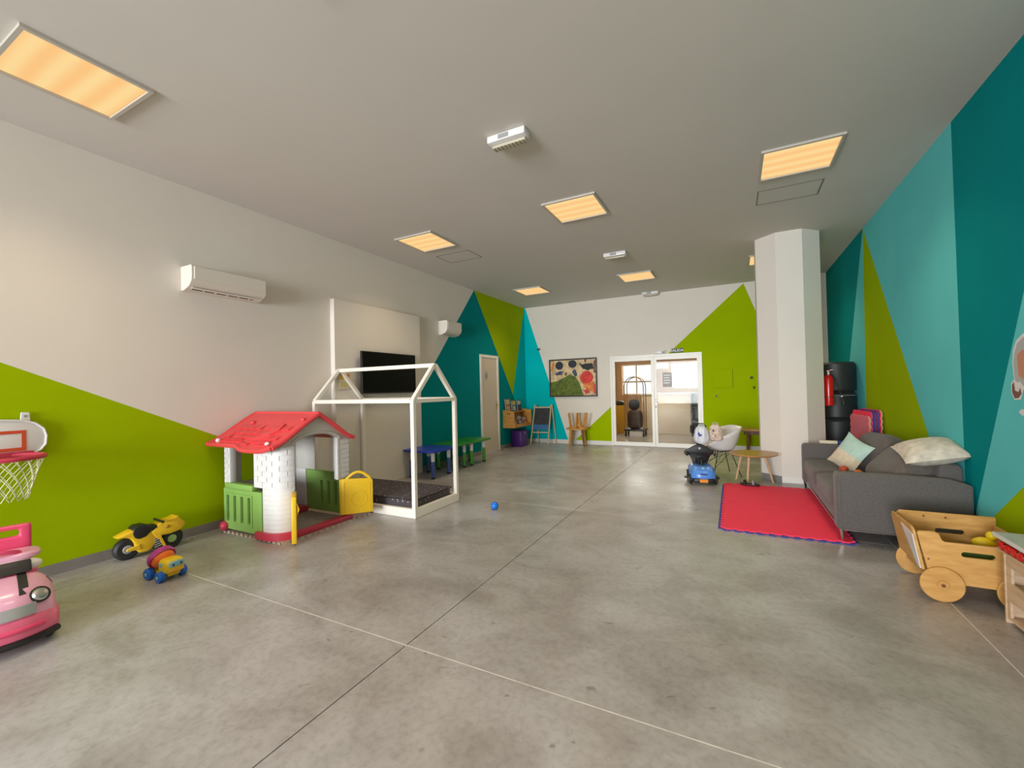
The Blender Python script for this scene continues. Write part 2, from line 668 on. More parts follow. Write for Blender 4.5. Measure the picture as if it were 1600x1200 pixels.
def painted(name, rect, fmap, cuts, mats, pick, label, hole=None):
    """a flat wall whose painted colour fields are real polygons cut along the given lines"""
    u0, u1, v0, v1 = rect
    bm = bmn()
    bm.faces.new([bm.verts.new((u, v, 0)) for u, v in ((u0, v0), (u1, v0), (u1, v1), (u0, v1))])
    cl = list(cuts)
    if hole:
        h = hole
        cl += [((h[0], 0), (h[0], 1)), ((h[1], 0), (h[1], 1)), ((0, h[2]), (1, h[2])), ((0, h[3]), (1, h[3]))]
    for (a, b) in cl:
        d = Vector((b[0] - a[0], b[1] - a[1], 0))
        n = Vector((-d.y, d.x, 0)).normalized()
        bmesh.ops.bisect_plane(bm, geom=list(bm.verts) + list(bm.edges) + list(bm.faces), dist=1e-5, plane_co=(a[0], a[1], 0), plane_no=n)
    dele = []
    for f in bm.faces:
        c = f.calc_center_median()
        if hole and hole[0] < c.x < hole[1] and hole[2] < c.y < hole[3]:
            dele.append(f)
        else:
            f.material_index = pick(c.x, c.y)
    bmesh.ops.delete(bm, geom=dele, context='FACES')
    for v in bm.verts:
        v.co = Vector(fmap(v.co.x, v.co.y))
    return struct(name, bm, mats, label, smooth=False)


def below(a, b):
    return lambda u, v: v < a[1] + (b[1] - a[1]) * (u - a[0]) / (b[0] - a[0])


PM = [M_white, M_green, M_dteal, M_lteal, M_turq]
# left wall: u = y, v = z
La, Lb = (1.125, 1.75), (2.742, 0.985)
Ta, Tb = (8.02, 3.648), (6.645, 2.072)
Ba, Bb = (8.035, 3.648), (9.785, 1.31)
Ca, Cb = (10.569, 3.648), (9.785, 1.31)
fL, fT, fB, fC = below(La, Lb), below(Ta, Tb), below(Ba, Bb), below(Ca, Cb)


Wa, Wb = (-0.4, 2.47), (-1.4, 0.0)                   # unseen end of the green field, cut short to limit green bounce
fW = below(Wa, Wb)


def pick_left(u, v):
    if fL(u, v) and fW(u, v):
        return 1
    if u < 3:
        return 0
    if not fT(u, v):
        return 0
    if fB(u, v):
        return 2
    return 4 if fC(u, v) else 1


painted('wall_left', (YF, YB, 0, ZC), lambda u, v: (XL, u, v), [(La, Lb), (Ta, Tb), (Ba, Bb), (Ca, Cb), (Wa, Wb)], PM, pick_left,
        'long left wall, white with lime green and dark teal painted triangles', hole=(-7.2, -2.0, 0.3, 2.9))
# right wall: u = y, v = z
Da, Db = (7.80, 3.648), (8.80, 1.825)
Ga, Gb = (7.80, 3.648), (7.945, 0.47)
Ha, Hb = (7.80, 3.648), (5.646, 0.836)
Ka, Kb = (4.985, 3.648), (4.955, 0.752)
Ma, Mb = (4.045, 2.019), (4.66, 0.66)
Na, Nb = (4.548, 0.387), (4.133, 0.712)
fD, fG, fH, fK, fM, fN = [below(*x) for x in ((Da, Db), (Ga, Gb), (Ha, Hb), (Ka, Kb), (Ma, Mb), (Na, Nb))]


def pick_right(u, v):
    if not fD(u, v):
        return 2
    if not fG(u, v):
        return 3
    if fH(u, v):
        return 1
    if u > 4.97:
        return 3
    if not fM(u, v):
        return 2
    if u < 2.2:  # unseen stretch kept white to limit coloured bounce
        return 0
    return 1 if fN(u, v) and u < 4.8 else 3


painted('wall_right', (YF, YB, 0, ZC), lambda u, v: (XR, u, v), [(Da, Db), (Ga, Gb), (Ha, Hb), (Ka, Kb), (Ma, Mb), (Na, Nb), ((2.2, 0), (2.2, 1))], PM, pick_right,
        'right wall painted in tall teal and lime green wedges')
# back wall: u = x, v = z
DX0, DX1, DXM, DZ = -2.702, -0.615, -1.664, 2.19
Qa, Qb = (-5.0, 3.648), (-3.866, 0.132)
Ra, Rb = (-3.73, 0.03), (0.25, 3.63)
Sa, Sb = (0.245, 3.648), (0.437, 3.089)
fQ, fR, fS = below(Qa, Qb), below(Ra, Rb), below(Sa, Sb)
painted('wall_back', (XL, XR, 0, ZC), lambda u, v: (u, YB, v), [(Qa, Qb), (Ra, Rb), (Sa, Sb)], PM,
        lambda u, v: 4 if fQ(u, v) else (1 if fR(u, v) and fS(u, v) else 0),
        'far white wall with turquoise corner and lime green slope around the glass doors', hole=(DX0, DX1, -0.01, DZ))

# front wall with its shop glazing, behind the photographer
bm = bmn()
holed(bm, XL, XR, 0, ZC, [(-4.75, -0.45, 0.25, 3.05)], (0, YF - 0.12, 0), (1, 0, 0), (0, 0, 1), (0, 0.12, 0))
struct('wall_front', bm, M_white, 'front wall around the wide daylight window', smooth=False)
wt = Thing('window_1', 'wide shop window with white mullions', None, (-2.2, YF - 0.08, 0.25), kind='structure')
bm = bmn()
holed(bm, -4.75, -0.45, 0.25, 3.05, [(-4.69, -3.36, 0.31, 2.99), (-3.30, -1.91, 0.31, 2.99), (-1.85, -0.51, 0.31, 2.99)],
      (0, YF - 0.1, 0), (1, 0, 0), (0, 0, 1), (0, 0.06, 0))
wt.part('window_frame', bm, M_frame, smooth=False)

ws = Thing('window_3', 'tall side glazing behind the photographer', None, (XL, -4.6, 0.3), kind='structure')
bm = holed(bmn(), -7.2, -2.0, 0.3, 2.9, [(-7.14, -5.5, 0.36, 2.84), (-5.44, -3.76, 0.36, 2.84), (-3.70, -2.06, 0.36, 2.84)], (XL - 0.08, 0, 0), (0, 1, 0), (0, 0, 1), (0.06, 0, 0))
ws.part('window_frame', bm, M_frame, smooth=False)

struct('ceiling', box(bmn(), XL, XR, YF, YB, ZC, ZC + 0.1), M_ceil, 'plain off white ceiling', smooth=False)

# floor: concrete slabs with saw joints
JX = [XL, -4.62, -1.70, 1.212, XR]
JY = [YF, -7.025, -4.051, -1.077, 1.897, 4.871, 7.845, YB]
floor = struct('floor', box(bmn(), XL, XR, YF, YB, -0.10, -0.012), mat('joint_bottom', (0.10, 0.085, 0.07), 0.9), 'grey polished concrete floor with saw-cut joints', smooth=False)
M_filler = mat('pale_joint_filler', (0.68, 0.66, 0.62), 0.6, var=0.15, vscale=14)
for i in range(len(JX) - 1):
    for j in range(len(JY) - 1):
        g = 0.0035
        bm = box(bmn(), JX[i] + g, JX[i + 1] - g, JY[j] + 0.0037, JY[j + 1] - 0.0037, -0.02, 0.0)
        obj('slab', bm, M_conc, floor, smooth=False)
for y in JY[1:-1]:
    obj('joint_filler', box(bmn(), XL, XR, y - 0.0036, y + 0.0036, -0.015, -0.0002), M_filler, floor, smooth=False)

for a_, b_ in zip(JY[:-1], JY[1:]):
    obj('joint_filler', box(bmn(), 1.212 - 0.0034, 1.212 + 0.0034, a_ + 0.004, b_ - 0.004, -0.015, -0.0004), M_filler, floor, smooth=False)

# skirtings
bm = bmn()
box(bm, XL, XL + 0.012, YF, 4.19, 0, 0.09)
box(bm, XL, XL + 0.012, 6.06, 8.19, 0, 0.09)
box(bm, XL, XL + 0.012, 9.02, YB, 0, 0.09)
struct('baseboard_left', bm, M_skirt, 'grey skirting along the left wall', smooth=False)
bm = bmn()
box(bm, XL, DX0, YB - 0.012, YB, 0, 0.10)
box(bm, DX1, XR, YB - 0.012, YB, 0, 0.10)
struct('baseboard_back', bm, M_wskirt, 'white skirting along the far wall', smooth=False)
struct('baseboard_right', box(bmn(), XR - 0.012, XR, YF, YB, 0, 0.09), M_skirt, 'grey skirting along the right wall', smooth=False)

# pillar
PP = [(0.35, 7.56), (0.595, 7.335), (0.925, 7.335), (1.165, 7.57), (1.165, 7.90), (0.925, 8.14), (0.595, 8.14), (0.35, 7.90)]
bm = prism(bmn(), PP, (0, 0, 0), (1, 0, 0), (0, 1, 0), (0, 0, ZC))
struct('wall_pillar', bm, M_white, 'white faceted pillar beside the sofa', smooth=False)
bm = bmn()
bar(bm, (0.345, 7.554, 0.045), (0.592, 7.328, 0.045), 0.012, 0.09)
struct('trim_1', bm, M_skirt, 'dark grey skirting on the left facet of the pillar', smooth=False)
bm = bmn()
bar(bm, (0.594, 7.329, 0.045), (0.927, 7.329, 0.045), 0.012, 0.09)
bar(bm, (0.927, 7.328, 0.045), (1.17, 7.565, 0.045), 0.012, 0.09)
struct('trim_2', bm, M_wskirt, 'white skirting on the front of the pillar', smooth=False)

# projecting wall panel behind the television
struct('wall_panel', box(bmn(), XL, -4.96, 4.20, 6.05, 0, 2.785), M_white, 'white boxed-out wall panel behind the television', smooth=False)

# glass double door
dt = Thing('door_1', 'white framed double glass door in the far wall', None, ((DX0 + DX1) / 2, YB, 0), kind='structure')
bm = holed(bmn(), DX0, DX1, 0, DZ, [(DX0 + 0.045, DX1 - 0.045, -1, DZ - 0.05)], (0, YB - 0.03, 0), (1, 0, 0), (0, 0, 1), (0, 0.15, 0))
dt.part('door_frame', bm, M_frame, smooth=False)
for a, b in ((DX0 + 0.047, DXM - 0.003), (DXM + 0.003, DX1 - 0.047)):
    bm = holed(bmn(), a, b, 0.006, DZ - 0.053, [(a + 0.06, b - 0.06, 0.10, DZ - 0.13)], (0, YB - 0.02, 0), (1, 0, 0), (0, 0, 1), (0, 0.045, 0))
    lf = dt.part('door_leaf', bm, M_frame, smooth=False)
    dt.part('pane', box(bmn(), a + 0.055, b - 0.055, YB - 0.001, YB + 0.005, 0.095, DZ - 0.125), M_glass, lf, smooth=False)
lk = dt.part('lock_plate', rbox(DXM + 0.012, DXM + 0.042, YB - 0.028, YB - 0.019, 0.93, 1.13, 0.004), M_chrome)
dt.part('door_handle', tube(bmn(), [(DXM + 0.027, YB - 0.028, 1.06), (DXM + 0.027, YB - 0.07, 1.06), (DXM + 0.13, YB - 0.07, 1.06)], 0.009), M_chrome, lk)
dt.part('lock_cylinder', cyl(bmn(), (DXM + 0.027, YB - 0.036, 0.975), (DXM + 0.027, YB - 0.02, 0.975), 0.012), M_grey, lk)

# cloakroom door in the left wall
dl = Thing('door_2', 'cream door in white frame on the dark teal wall', None, (XL, 8.6, 0), kind='structure')
bm = holed(bmn(), 8.19, 9.02, 0, 2.25, [(8.255, 8.955, -1, 2.185)], (XL - 0.05, 0, 0), (0, 1, 0), (0, 0, 1), (0.075, 0, 0))
dl.part('door_frame', bm, M_frame, smooth=False)
lf = dl.part('door_leaf', rbox(XL + 0.002, XL + 0.01, 8.258, 8.952, 0.008, 2.183, 0.003, 1), M_doorp)
hd = dl.part('door_handle', tube(bmn(), [(XL + 0.01, 8.90, 1.08), (XL + 0.06, 8.90, 1.08), (XL + 0.06, 8.79, 1.08)], 0.009), M_brass, lf)
dl.part('escutcheon', rbox(XL + 0.009, XL + 0.015, 8.88, 8.92, 0.98, 1.16, 0.003, 1), M_brass, lf)
bm = prism(bmn(), [(0, -0.11), (0.075, 0), (0, 0.11), (-0.075, 0)], (XL + 0.010, 8.455, 1.77), (0, 1, 0), (0, 0, 1), (0.004, 0, 0))
sg = dl.part('sign_plate', bm, M_grey, lf, label='grey diamond pictogram plate on the door', smooth=False)

# ------------------------------------------------------------------ lobby behind the glass door
LY = 16.0
struct('floor_lobby', box(bmn(), -4.2, 1.2, YB + 0.12, LY, -0.1, -0.001), mat('lobby_floor', (0.40, 0.38, 0.36), 0.25), 'pale shiny floor of the lobby beyond the glass doors', smooth=False)
struct('floor_threshold', box(bmn(), DX0, DX1, YB, YB + 0.121, -0.1, -0.0005), M_skirt, 'grey threshold under the glass doors', smooth=False)
struct('ceiling_lobby', box(bmn(), -4.2, 1.2, YB + 0.12, LY, 2.75, 2.85), M_white, 'lobby ceiling beyond the glass doors', smooth=False)
struct('wall_lobby_left', box(bmn(), -4.3, -3.9, YB + 0.12, LY, 0, 2.75), M_tan, 'tan lobby wall seen through the left glass door', smooth=False)
struct('wall_lobby_right', box(bmn(), 1.1, 1.2, YB + 0.12, LY, 0, 2.75), M_tan, 'tan lobby wall on the right beyond the glass doors', smooth=False)
bm = holed(bmn(), -4.2, 1.2, 0, 2.75, [(DX0, DX1, -1, DZ)], (0, YB + 0.118, 0), (1, 0, 0), (0, 0, 1), (0, 0.01, 0))
struct('wall_lobby_near', bm, M_tan, 'lobby side of the far wall', smooth=False)
bm = holed(bmn(), -4.2, 1.2, 0, 2.75, [(-3.66, -2.6, 1.14, 2.24), (-1.95, -0.85, 1.34, 2.24), (-2.5, -2.02, 2.06, 2.24)], (0, LY, 0), (1, 0, 0), (0, 0, 1), (0, 0.2, 0))
struct('wall_lobby_back', bm, M_tan, 'tan lobby wall with bright windows', smooth=False)
wl = Thing('window_2', 'bright lobby window with thin mullions seen through the glass doors', None, (-2.3, LY + 0.1, 1.1), kind='structure')
bm = holed(bmn(), -3.66, -2.6, 1.14, 2.24, [(-3.62, -3.18, 1.18, 1.58), (-3.62, -3.18, 1.64, 2.20), (-3.12, -2.64, 1.18, 1.58), (-3.12, -2.64, 1.64, 2.20)], (0, LY + 0.08, 0), (1, 0, 0), (0, 0, 1), (0, 0.04, 0))
wl.part('window_frame', bm, M_frame, smooth=False)
bm = holed(bmn(), -1.95, -0.85, 1.34, 2.24, [(-1.91, -1.43, 1.38, 2.20), (-1.37, -0.89, 1.38, 2.20)], (0, LY + 0.08, 0), (1, 0, 0), (0, 0, 1), (0, 0.04, 0))
wl.part('window_frame', bm, M_frame, smooth=False)

# reception counter
t = Thing('reception_counter', 'pale lobby reception counter behind the right glass door', 'counter', (-1.75, 13.6, 0))
M_ctr = mat('counter_laminate', (0.66, 0.53, 0.39), 0.35)
t.part('front_panel', rbox(-2.5, -1.12, 13.45, 13.52, 0, 1.18, 0.006), M_ctr)
t.part('side_panel', rbox(-1.19, -1.12, 13.53, 14.1, 0, 1.18, 0.006), M_ctr)
t.part('worktop', rbox(-2.54, -1.08, 13.40, 14.12, 1.182, 1.22, 0.006), M_frame)
t.part('plinth', box(bmn(), -2.45, -1.2, 13.53, 14.05, 0, 0.08), M_grey, smooth=False)
# dark shelf
t = Thing('shelf_unit', 'dark lobby shelf unit at the right edge of the glass door', 'shelf', (-0.75, 13.2, 0))
for z in (0.02, 0.42, 0.82, 1.2):
    t.part('shelf', box(bmn(), -1.04, -0.45, 13.0, 13.4, z - 0.02, z + 0.02), M_black, smooth=False)
t.part('back_panel', box(bmn(), -1.04, -0.45, 13.402, 13.42, 0, 1.22), M_black, smooth=False)
for x in (-1.06, -0.43):
    t.part('side_panel', box(bmn(), x - 0.018, x + 0.018, 13.0, 13.42, 0, 1.24), M_black, smooth=False)
lt = Thing('ceiling_light', 'unseen lobby ceiling light, added to brighten the counter beyond the glass doors', 'ceiling light', (-2.0, 12.2, 2.75))  # unseen fixture with its lamp, added to brighten the lobby counter
lt.part('trim_frame', holed(bmn(), -2.6, -1.4, 12.0, 12.4, [(-2.57, -1.43, 12.03, 12.37)], (0, 0, 2.73), (1, 0, 0), (0, 1, 0), (0, 0, 0.0195)), M_frame, smooth=False)
lt.part('diffuser', box(bmn(), -2.568, -1.432, 12.032, 12.368, 2.74, 2.749), emit('lobby_fill_diffuser', (1.0, 0.86, 0.66), 1.3), smooth=False)
area_light('lobby_fill_lamp', (-2.0, 12.2, 2.725), (0, 0, 0), 1.1, 0.3, 45, (1.0, 0.88, 0.72))
t = Thing('paper_notice', 'pale grey paper notice taped to the right glass door', 'notice', (-1.37, YB, 1.41))
t.part('sheet', box(bmn(), -1.475, -1.27, YB - 0.0035, YB - 0.0012, 1.41, 1.75), mat('grey_paper', (0.45, 0.44, 0.43), 0.7), smooth=False)
for k in range(4):
    t.part('printed_line', box(bmn(), -1.45, -1.30 - 0.02 * (k % 2), YB - 0.0042, YB - 0.0036, 1.68 - k * 0.06, 1.70 - k * 0.06), M_whitegl, smooth=False)
# yellow bin
t = Thing('waste_bin', 'yellow drum bin with black lid behind the left glass door', 'bin', (-3.22, 13.4, 0))
m4 = Matrix.Translation((-3.22, 13.4, 0))
t.part('body', lathe(bmn(), [(0, 0), (0.2, 0), (0.235, 0.3), (0.235, 0.6), (0.21, 0.88), (0, 0.88)], 24, m4), mat('ochre_drum', (0.55, 0.30, 0.02), 0.45))
t.part('lid', lathe(bmn(), [(0, 0.881), (0.22, 0.881), (0.23, 0.95), (0.15, 1.0), (0, 1.0)], 24, m4), M_black)
# luggage trolley
t = Thing('luggage_trolley', 'brass luggage trolley with tall hoop behind the left glass door', 'trolley', (-2.55, 12.7, 0))
t.part('platform', rbox(-2.85, -2.25, 12.5, 12.95, 0.16, 0.21, 0.01), M_black)
for y in (12.55, 12.9):
    pts = [(-2.82, y, 0.21), (-2.82, y, 1.45)] + [(-2.55 - 0.27 * math.cos(a * PI / 8), y, 1.45 + 0.27 * math.sin(a * PI / 8)) for a in range(1, 8)] + [(-2.28, y, 1.45), (-2.28, y, 0.21)]
    t.part('hoop', tube(bmn(), pts, 0.014, 8), M_brass)
t.part('hanging_rail', tube(bmn(), [(-2.55, 12.55, 1.72), (-2.55, 12.9, 1.72)], 0.012), M_brass)
for x in (-2.8, -2.3):
    for y in (12.55, 12.9):
        t.part('wheel', cyl(bmn(), (x - 0.015, y, 0.08), (x + 0.015, y, 0.08), 0.08, seg=16), M_rubber)
bm = softbox(bmn(), 0.42, 0.3, 0.55, Matrix.Translation((-2.56, 12.72, 0.487)), 8, 4)
single('travel_bag', bm, mat('dark_brown_leather', (0.05, 0.025, 0.018), 0.6, var=0.4, vscale=9), 'dark brown travel bag on the brass trolley', 'bag', (-2.56, 12.72, 0.21))
bm = softbox(bmn(), 0.3, 0.26, 0.3, Matrix.Translation((-2.58, 12.72, 0.916)), 8, 3)
single('travel_bag', bm, mat('black_canvas', (0.02, 0.018, 0.02), 0.8), 'small black travel bag on top of the brown one', 'bag', (-2.58, 12.72, 0.765))

# ------------------------------------------------------------------ ceiling fittings
M_diff = emit('warm_diffuser', (1.0, 0.67, 0.29), 1.05, True)
GX, GY = (-3.95, -1.655, 0.62), (1.22, 5.02, 8.74)
lightnames = {(0, 0): 'large warm ceiling light panel nearest the camera at upper left', (0, 1): 'warm ceiling light panel over the television wall',
              (1, 1): 'warm ceiling light panel in the middle of the ceiling', (2, 1): 'warm ceiling light panel above the sofa beside the teal wall',
              (0, 2): 'far warm ceiling light panel near the green painted triangle', (1, 2): 'far warm ceiling light panel in front of the glass doors',
              (2, 2): 'warm ceiling light panel half hidden behind the pillar',
              (1, 0): 'warm ceiling light panel above the camera, first row middle', (2, 0): 'warm ceiling light panel above the camera, first row right'}
master = None
M_ltrim = mat('aluminium_light_trim', (0.50, 0.46, 0.40), 0.4)
for (i, j), lab in lightnames.items():
    x, y = GX[i], GY[j]
    if master is None:
        t = Thing('ceiling_light', lab, 'ceiling light', (x, y, ZC), group='recessed ceiling light panels')
        bm = holed(bmn(), x - 0.326, x + 0.326, y - 0.326, y + 0.326, [(x - 0.302, x + 0.302, y - 0.302, y + 0.302)], (0, 0, ZC - 0.022), (1, 0, 0), (0, 1, 0), (0, 0, 0.0215))
        t.part('trim_frame', bm, M_ltrim, smooth=False)
        t.part('diffuser', box(bmn(), x - 0.30, x + 0.30, y - 0.30, y + 0.30, ZC - 0.008, ZC - 0.001), M_diff, smooth=False)
        master = t.o
    else:
        copy_thing(master, (x, y, ZC), label=lab)
    area_light('panel_lamp', (x, y, ZC - 0.025), (0, 0, 0), 0.56, 0.56, 11, (1.0, 0.78, 0.52), math.radians(115))

for (x, y, lab) in ((-3.95, 5.86, 'faint square access hatch in the ceiling beside the television side light'), (0.62, 5.87, 'faint square access hatch in the ceiling beside the sofa side light')):
    t = Thing('ceiling_hatch', lab, 'access hatch', (x, y, ZC), group='ceiling access hatches')
    bm = holed(bmn(), x - 0.315, x + 0.315, y - 0.215, y + 0.215, [(x - 0.302, x + 0.302, y - 0.202, y + 0.202)], (0, 0, ZC - 0.004), (1, 0, 0), (0, 1, 0), (0, 0, 0.0035))
    t.part('hatch_gap_ring', bm, mat('hatch_shadow_gap', (0.22, 0.20, 0.18), 0.7), smooth=False)  # grey ring paints in the shadow gap round the panel
    t.part('hatch_panel', box(bmn(), x - 0.30, x + 0.30, y - 0.20, y + 0.20, ZC - 0.003, ZC - 0.0003), M_ceil, smooth=False)

for (y, lab) in ((3.27, 'white emergency light on the ceiling nearest the camera'), (7.03, 'white emergency light in the middle of the ceiling'), (10.38, 'small emergency light at the far end of the ceiling')):
    t = Thing('emergency_light', lab, 'emergency light', (-1.67, y, ZC), group='emergency lights on the ceiling')
    t.part('housing', rbox(-1.85, -1.49, y - 0.06, y + 0.06, ZC - 0.06, ZC - 0.0005, 0.008), M_whitegl)
    t.part('lens', rbox(-1.83, -1.51, y - 0.005, y + 0.055, ZC - 0.085, ZC - 0.0605, 0.006), mat('ribbed_lens', (0.50, 0.46, 0.34), 0.3))
    bm = bmn()
    if y < 8:
        for k in range(9):
            x = -1.81 + k * 0.035
            bm = box(bmn(), x - 0.005, x + 0.005, y - 0.007, y + 0.057, ZC - 0.089, ZC - 0.0845)
            t.part('lens_rib', bm, mat('lens_rib_brown', (0.30, 0.24, 0.14), 0.4), smooth=False)
    else:
        bm.free()
    t.part('battery_cover', rbox(-1.74, -1.64, y - 0.064, y - 0.0605, ZC - 0.05, ZC - 0.012, 0.002, 1), M_grey)


# ------------------------------------------------------------------ left wall equipment
def air_con(label, y0, y1, z0, z1, louvres):
    t = Thing('air_conditioner', label, 'air conditioner', (XL, (y0 + y1) / 2, z0), group='wall air conditioners')
    h = z1 - z0
    X = XL + 0.0005
    prof = [(0, 0), (0.06, 0.0), (0.15, 0.035), (0.195, 0.08), (0.205, 0.13), (0.205, h - 0.02), (0.19, h), (0, h)]
    t.part('casing', prism(bmn(), prof, (X, y0, z0), (1, 0, 0), (0, 0, 1), (0, y1 - y0, 0)), M_acw)
    t.part('front_panel', rbox(X + 0.203, X + 0.212, y0 + 0.02, y1 - 0.01, z0 + 0.10, z1 - 0.012, 0.004, 1), M_acw)
    d = Vector((0.09, 0, 0.035)).normalized()
    n = Vector((0.035, 0, -0.09)).normalized()
    m = Vector((X + 0.115, 0, z0 + 0.0214))
    a = m + n * 0.002
    t.part('air_slot', bar(bmn(), (a.x, y0 + 0.05, a.z), (a.x, y1 - 0.1, a.z), 0.05, 0.006, upv=n), M_dark, smooth=False)
    a = m + n * 0.012 + d * 0.02
    t.part('flap', bar(bmn(), (a.x, y0 + 0.03, a.z), (a.x, y1 - 0.02, a.z), 0.028, 0.006, upv=n), M_acw, smooth=False)
    for k in range(louvres):
        yy = y0 + 0.15 + (y1 - y0 - 0.3) * k / max(1, louvres - 1)
        a = m + n * 0.004
        t.part('louvre', bar(bmn(), (a.x, yy, a.z), (a.x, yy + 0.012, a.z), 0.045, 0.01, upv=n), M_acw, smooth=False)


air_con('white wall air conditioner over the white wall, nearest the camera', 2.36, 3.14, 2.545, 2.79, 5)
air_con('smaller white air conditioner on the edge of the dark teal triangle', 6.71, 7.2, 2.53, 2.80, 3)

t = Thing('television', 'flat black television on the boxed-out wall panel', 'television', (-4.9, 5.2, 1.43))
t.part('bezel', rbox(-4.90, -4.862, 4.60, 5.80, 1.43, 2.07, 0.006), M_black)
t.part('screen', box(bmn(), -4.8615, -4.8605, 4.612, 5.788, 1.45, 2.058), M_screen, smooth=False)
t.part('wall_bracket', box(bmn(), -4.958, -4.901, 5.0, 5.4, 1.6, 1.9), M_black, smooth=False)

t = Thing('wall_notice', 'small framed yellow notice on the panel left of the television', 'notice', (-4.96, 4.35, 1.5))
t.part('board', rbox(-4.9595, -4.945, 4.25, 4.45, 1.50, 1.735, 0.003, 1), M_cream)
for (y0, y1, z0, z1, m) in ((4.27, 4.37, 1.64, 1.71, M_yel), (4.39, 4.43, 1.655, 1.72, M_orange), (4.27, 4.43, 1.53, 1.61, mat('pale_yellow_print', (0.62, 0.55, 0.22), 0.6))):
    t.part('printed_panel', box(bmn(), -4.9449, -4.944, y0, y1, z0, z1), m, smooth=False)

# basketball hoop
HB = Vector((XL, 1.085, 0.66))
t = Thing('basketball_hoop', 'white toy basketball backboard with red hoop and net on the green wall', 'basketball hoop', HB)
yc, X = 1.085, XL + 0.012
half = [(0.0, 0.0), (0.20, 0.0), (0.25, 0.025), (0.28, 0.07), (0.285, 0.14), (0.27, 0.20), (0.22, 0.25), (0.15, 0.275), (0.0, 0.285)]
poly = [(a, b) for a, b in half] + [(-a, b) for a, b in half[::-1] if a > 0]
bd = t.part('backboard', soften(prism(bmn(), poly, (X, yc, 1.02), (0, 1, 0), (0, 0, 1), (0.025, 0, 0)), 0.006), M_whitegl)
bm = bmn()
ro = [(a * 1.0, 0.0 + b) for a, b in poly]
tube(bm, [(X + 0.027, yc + a * 0.975, 1.024 + b * 0.975) for a, b in poly], 0.008, 6, closed=True)
t.part('rim_edge', bm, M_whitegl, bd)
bm = holed(bmn(), yc - 0.165, yc + 0.165, 1.055, 1.215, [(yc - 0.14, yc + 0.14, 1.08, 1.19)], (X + 0.0255, 0, 0), (0, 1, 0), (0, 0, 1), (0.003, 0, 0))
t.part('target_square', bm, mat('orange_red_print', (0.58, 0.07, 0.02), 0.5), bd, smooth=False)
for s in (-1, 1):
    tb = t.part('hanging_tab', soften(prism(bmn(), [(-0.03, 0), (0.03, 0), (0.024, 0.085), (-0.024, 0.085)], (X, yc + s * 0.165, 1.27), (0, 1, 0), (0, 0, 1), (0.012, 0, 0)), 0.004, 1), M_whitegl)
    t.part('screw', cyl(bmn(), (X + 0.012, yc + s * 0.165, 1.325), (X + 0.016, yc + s * 0.165, 1.325), 0.01), M_grey, tb)
RR, rc = 0.205, Vector((XL + 0.245, yc, 1.025))
t.part('ring', tube(bmn(), [rc + Vector((RR * math.cos(a * PI / 20), RR * math.sin(a * PI / 20), 0)) for a in range(40)], 0.017, 8, closed=True), M_base_red)
t.part('ring_bracket', rbox(X + 0.026, X + 0.06, yc - 0.2, yc + 0.2, 1.0, 1.05, 0.006), M_base_red)
for sgn in (1, -1):
    for k in range(16):
        a0 = 2 * PI * k / 16
        pts = []
        for q in range(9):
            f = q / 8
            r = RR * (1 - 0.42 * f ** 0.8)
            a = a0 + sgn * f * 1.15
            pts.append(rc + Vector((r * math.cos(a), r * math.sin(a), -0.012 - 0.30 * f)))
        t.part('net_cord', tube(bmn(), pts, 0.0035, 4), M_net)

# painting
t = Thing('painting', 'framed abstract painting with green hill and red disc on the far wall', 'painting', (-3.68, YB, 1.22))
fx0, fx1, fz0, fz1 = -4.325, -3.035, 1.215, 2.20
t.part('frame', holed(bmn(), fx0, fx1, fz0, fz1, [(fx0 + 0.035, fx1 - 0.035, fz0 + 0.035, fz1 - 0.035)], (0, YB - 0.04, 0), (1, 0, 0), (0, 0, 1), (0, 0.0395, 0)), mat('dark_frame', (0.03, 0.018, 0.012), 0.4), smooth=False)
t.part('canvas', box(bmn(), fx0 + 0.034, fx1 - 0.034, YB - 0.02, YB - 0.001, fz0 + 0.034, fz1 - 0.034), mat('cream_canvas', (0.62, 0.47, 0.27), 0.7, var=0.35, vscale=9), smooth=False)
pc = [0]


def blob(pts, m, lift, rag=0.0):
    W, Hh = fx1 - fx0, fz1 - fz0
    if rag:
        q = []
        n = len(pts)
        for i in range(n):
            a, b = Vector(pts[i]), Vector(pts[(i + 1) % n])
            for k in range(3):
                c = a.lerp(b, k / 3)
                q.append((c.x + random.uniform(-rag, rag), c.y + random.uniform(-rag, rag)))
        pts = q
    pts = [(min(0.972, max(0.028, a)), min(0.964, max(0.036, b))) for a, b in pts]
    bm = prism(bmn(), [(fx0 + a * W, fz0 + b * Hh) for a, b in pts], (0, YB - 0.0201 - lift, 0), (1, 0, 0), (0, 0, 1), (0, lift, 0))
    t.part('paint_patch', bm, m, smooth=False)


def ell(cx, cy, rx, ry, n=18):
    return [(cx + rx * math.cos(2 * PI * k / n), cy + ry * math.sin(2 * PI * k / n)) for k in range(n)]


